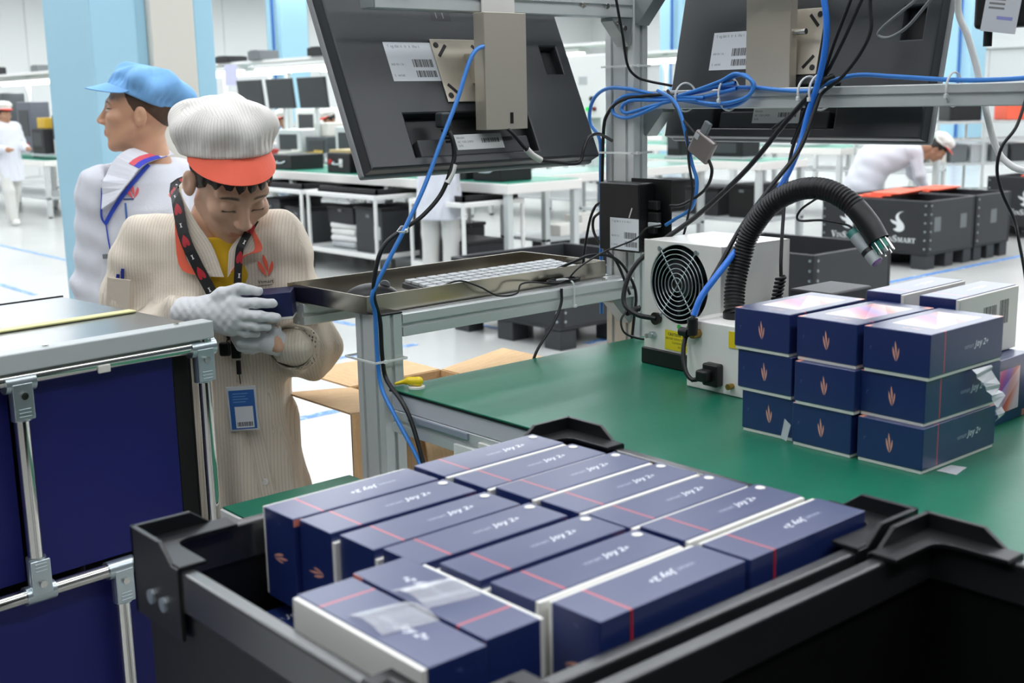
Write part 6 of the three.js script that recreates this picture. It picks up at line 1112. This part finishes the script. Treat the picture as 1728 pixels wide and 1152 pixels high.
  const ly = thing('lanyard', 'thin blue lanyard with grey badge clip on the white coat', 'lanyard', [0.246, 0, -1.664], FACE_CAM);
  part(ly, 'strap', strap(F, [[0.07, 1.43], [0.04, 1.39], [0.0, 1.34], [-0.04, 1.28], [-0.05, 1.265]], 0.012, 0.0015, 0.012), mat(0x2546b8, 0.6));
  part(ly, 'strap', strap(F, [[-0.05, 1.37], [-0.056, 1.32], [-0.06, 1.28], [-0.05, 1.262]], 0.006, 0.0015, 0.008), mat(0x2546b8, 0.6));
  part(ly, 'badge_clip', rb(0.05, 0.014, 0.006, 0.002), M.midGrey, [-0.04, 1.17, surfZ(F, -0.04, 1.17) + 0.006]);
  part(ly, 'cord', strap(F, [[-0.05, 1.264], [-0.045, 1.22], [-0.04, 1.175]], 0.004, 0.0012, 0.007), mat(0x2546b8, 0.6));
}
// ----- distant workers -----
function distant(label, pos, turn, o) {
  const t = thing('person', label, 'person', pos, turn, 'workers along the lines');
  const sk = [0.42, 0.22, 0.13], hc = o.head, hm = new THREE.Matrix4().compose(V(...hc), new THREE.Quaternion().setFromEuler(new THREE.Euler((o.pitch || 0) * D2R, (o.yaw || 0) * D2R, 0, 'YXZ')), V(1, 1, 1));
  const head = sdfGeo(headSDF, [-0.11, -0.2, -0.13], [0.11, 0.15, 0.13], 0.011, headColor({ skin: sk, open: 1 })).applyMatrix4(hm);
  const lo = o.lo, hi = o.hi;
  part(t, 'body', joinC([head, sdfGeo(bodySDF(o.skin), lo, hi, 0.022, () => sk)]), skinMat);
  part(t, 'coat', sdfGeo(o.tail ? tailored(o.tail) : (x, y, z) => bodySDF(o.coat)(x, y, z) + 0.004 * Math.sin(y * 40 + x * 20) * Math.sin(z * 30), lo, hi, 0.02, null, fabUV), coatWhite);
  if (o.legs) part(t, 'trousers', sdfGeo(bodySDF(o.legs), lo, hi, 0.022), mat(0xcfcfca, 0.85));
  for (const [x, y, z, a] of o.shoes || []) part(t, 'shoe', sdfGeo((p, q, r) => smax(ell(p, q, r, [0, 0.04, 0.04], [0.045, 0.05, 0.12]), -q, 0.004), [-0.07, -0.02, -0.12], [0.07, 0.12, 0.18], 0.016), M.white, [x, y, z], [0, a || 0, 0]);
  const hg = new THREE.Group(); hg.name = 'headwear'; hg.applyMatrix4(hm); t.add(hg);
  part(hg, 'hair', hairGeo({ fringe: 0.05, temple: 0.0, nape: -0.07 }), hairMat);
  const cg = new THREE.Group(); cg.name = 'cap'; cg.applyMatrix4(new THREE.Matrix4().multiplyMatrices(hm, new THREE.Matrix4().makeRotationX(-0.16).setPosition(0, 0.072, -0.006))); t.add(cg);
  part(cg, 'cap_crown', capCrown({ c: [0, 0.06, -0.012], r: [0.108, 0.06, 0.116], gather: 0.001, dip: 0.1, cell: 0.009 }), M.paperWhite);
  part(cg, 'cap_peak', capBrim({ half: 1.3, y: 0.012, len: 0.06, slope: 0.3, out: 0.9 }), o.peak || mat(0xd8402e, 0.7));
}
const stand = (arm) => ({ tail: { rows: [[0.6, 0, 0, 0.2, 0.165], [0.9, 0, 0, 0.18, 0.15], [1.1, 0, 0, 0.172, 0.14], [1.32, 0, 0, 0.17, 0.125], [1.42, 0, 0, 0.09, 0.09]], shoulder: [[-0.15, 1.36, 0], [0.15, 1.36, 0], 0.065, 0.065], arms: [[[-0.17, 1.35, 0], [-0.23, 1.08, 0.03], [-0.16, 1.05, arm - 0.04], 0.065, 0.058, 0.048], [[0.17, 1.35, 0], [0.23, 1.08, 0.03], [0.16, 1.05, arm - 0.04], 0.065, 0.058, 0.048]] }, lo: [-0.4, 0.03, -0.4], hi: [0.4, 1.5, 0.5], head: [0, 1.52, 0.03],
  skin: [[[0, 1.0, 0], [0, 1.36, 0], 0.11, 0.1], [[0, 1.36, 0], [0, 1.46, 0.01], 0.06, 0.05], [[-0.17, 1.35, 0], [-0.22, 1.08, 0.04], 0.04, 0.035], [[-0.22, 1.08, 0.04], [-0.15, 1.05, arm], 0.034, 0.03], [[-0.15, 1.05, arm], [-0.13, 1.05, arm + 0.09], 0.035, 0.02], [[0.17, 1.35, 0], [0.22, 1.08, 0.04], 0.04, 0.035], [[0.22, 1.08, 0.04], [0.15, 1.05, arm], 0.034, 0.03], [[0.15, 1.05, arm], [0.13, 1.05, arm + 0.09], 0.035, 0.02], [[-0.08, 0.95, 0], [-0.09, 0.1, 0], 0.07, 0.04], [[0.08, 0.95, 0], [0.09, 0.1, 0], 0.07, 0.04]],
  coat: [[[-0.02, 0.62, 0], [0, 1.05, 0], 0.2, 0.165], [[0, 1.05, 0], [0, 1.27, 0], 0.165, 0.15], [[-0.13, 1.36, 0], [0.13, 1.36, 0], 0.075, 0.075], [[-0.17, 1.35, 0], [-0.23, 1.08, 0.03], 0.065, 0.058], [[-0.23, 1.08, 0.03], [-0.16, 1.05, arm - 0.04], 0.056, 0.048], [[0.17, 1.35, 0], [0.23, 1.08, 0.03], 0.065, 0.058], [[0.23, 1.08, 0.03], [0.16, 1.05, arm - 0.04], 0.056, 0.048]],
  legs: [[[-0.09, 0.85, 0], [-0.1, 0.48, 0.02], 0.095, 0.08], [[-0.1, 0.48, 0.02], [-0.1, 0.09, -0.01], 0.078, 0.07], [[0.09, 0.85, 0], [0.1, 0.48, 0.02], 0.095, 0.08], [[0.1, 0.48, 0.02], [0.1, 0.09, -0.01], 0.078, 0.07]], shoes: [[-0.1, 0.002, 0], [0.1, 0.002, 0]] });
{ const s = stand(0.28); s.pitch = 15; distant('person standing with back turned in long white coat behind the tray', [5.0, 0, -6.41], FACE_CAM + 2.7, s); }
{ const s = stand(0.3); s.pitch = 10; s.legs = [[[-0.09, 0.85, 0], [-0.1, 0.48, 0.12], 0.095, 0.08], [[-0.1, 0.48, 0.12], [-0.1, 0.09, 0.16], 0.078, 0.07], [[0.09, 0.85, 0], [0.1, 0.48, -0.06], 0.095, 0.08], [[0.1, 0.48, -0.06], [0.1, 0.09, -0.2], 0.078, 0.07]]; s.skin = s.skin.slice(0, -2).concat(s.legs.map(([a, b]) => [a, b, 0.055, 0.04])); s.shoes = [[-0.1, 0.002, 0.16], [0.1, 0.002, -0.2]]; distant('person walking at the picture edge in white coat, mask side turned', [4.55, 0, -15.75], FACE_CAM + 0.9, s); }
{ // bending over the crates
  distant('person in white coat bending over the pallet crate with two bird prints', [10.05, 0, -5.42], FACE_CAM, { lo: [-0.5, 0.03, -0.35], hi: [0.95, 1.3, 0.45], head: [0.62, 0.98, 0.02], pitch: 50, yaw: 70,
    skin: [[[0, 0.85, 0], [0.35, 1.0, 0], 0.11, 0.1], [[0.35, 1.0, 0], [0.56, 1.0, 0.01], 0.07, 0.05], [[0.36, 0.95, 0.14], [0.4, 0.72, 0.16], 0.045, 0.036], [[0.4, 0.72, 0.16], [0.5, 0.6, 0.12], 0.034, 0.022], [[0.36, 0.95, -0.14], [0.42, 0.72, -0.14], 0.045, 0.036], [[0.42, 0.72, -0.14], [0.52, 0.6, -0.1], 0.034, 0.022], [[-0.05, 0.85, 0.08], [-0.1, 0.1, 0.08], 0.07, 0.04], [[-0.05, 0.85, -0.08], [-0.1, 0.1, -0.08], 0.07, 0.04]],
    coat: [[[-0.14, 0.62, 0], [-0.04, 0.86, 0], 0.2, 0.19], [[-0.04, 0.86, 0], [0.3, 0.97, 0], 0.185, 0.16], [[0.34, 0.98, 0.12], [0.34, 0.98, -0.12], 0.09, 0.09], [[0.36, 0.95, 0.14], [0.4, 0.73, 0.16], 0.07, 0.06], [[0.4, 0.73, 0.16], [0.47, 0.63, 0.13], 0.055, 0.045], [[0.36, 0.95, -0.14], [0.42, 0.73, -0.14], 0.07, 0.06], [[0.42, 0.73, -0.14], [0.49, 0.63, -0.11], 0.055, 0.045]],
    legs: [[[-0.1, 0.75, 0.08], [-0.1, 0.09, 0.08], 0.095, 0.07], [[-0.1, 0.75, -0.08], [-0.1, 0.09, -0.08], 0.095, 0.07]], shoes: [[-0.1, 0.002, 0.08, 1.57], [-0.1, 0.002, -0.08, 1.57]] });
}
const seat = () => ({ lo: [-0.4, 0.3, -0.3], hi: [0.4, 1.3, 0.5], head: [0, 1.34, 0.06], pitch: 30,
  skin: [[[0, 0.55, 0], [0, 1.15, 0], 0.11, 0.1], [[0, 1.15, 0], [0, 1.28, 0.04], 0.06, 0.05], [[-0.2, 1.0, 0.1], [-0.1, 0.98, 0.35], 0.035, 0.028], [[0.2, 1.0, 0.1], [0.1, 0.98, 0.35], 0.035, 0.028]],
  coat: [[[0, 0.5, 0], [0, 1.08, 0], 0.18, 0.15], [[-0.13, 1.16, 0], [0.13, 1.16, 0], 0.075, 0.075], [[-0.18, 1.15, 0], [-0.22, 0.96, 0.08], 0.065, 0.055], [[-0.22, 0.96, 0.08], [-0.12, 0.98, 0.3], 0.052, 0.045], [[0.18, 1.15, 0], [0.22, 0.96, 0.08], 0.065, 0.055], [[0.22, 0.96, 0.08], [0.12, 0.98, 0.3], 0.052, 0.045]], legs: null });
[[8.55, -14.9, 'nearest the cap of the inspecting person'], [8.55, -13.6, 'second along, below the third dark screen'], [8.55, -12.9, 'third along beside the tilted monitor'], [8.6, -12.2, 'farthest along, half hidden by the tilted monitor']].forEach(([x, z, s], i) => {
  const o = seat(); distant('seated worker at the far line, ' + s, [x, 0, z], -1.57, o);
  const st = thing('stool', 'round stool under the seated worker ' + s, 'stool', [x, 0, z], 0, 'stools at the far line');
  part(st, 'seat', cyl(0.17, 0.05, 0, 0.34, 0), M.blackSoft); part(st, 'column', cyl(0.025, 0.3, 0, 0.17, 0), M.alu); part(st, 'foot_ring', cyl(0.2, 0.025, 0, 0.014, 0), M.alu);
});
scene.traverse(o => { if (o.isMesh) shade(o); });
renderer.render(scene, camera);
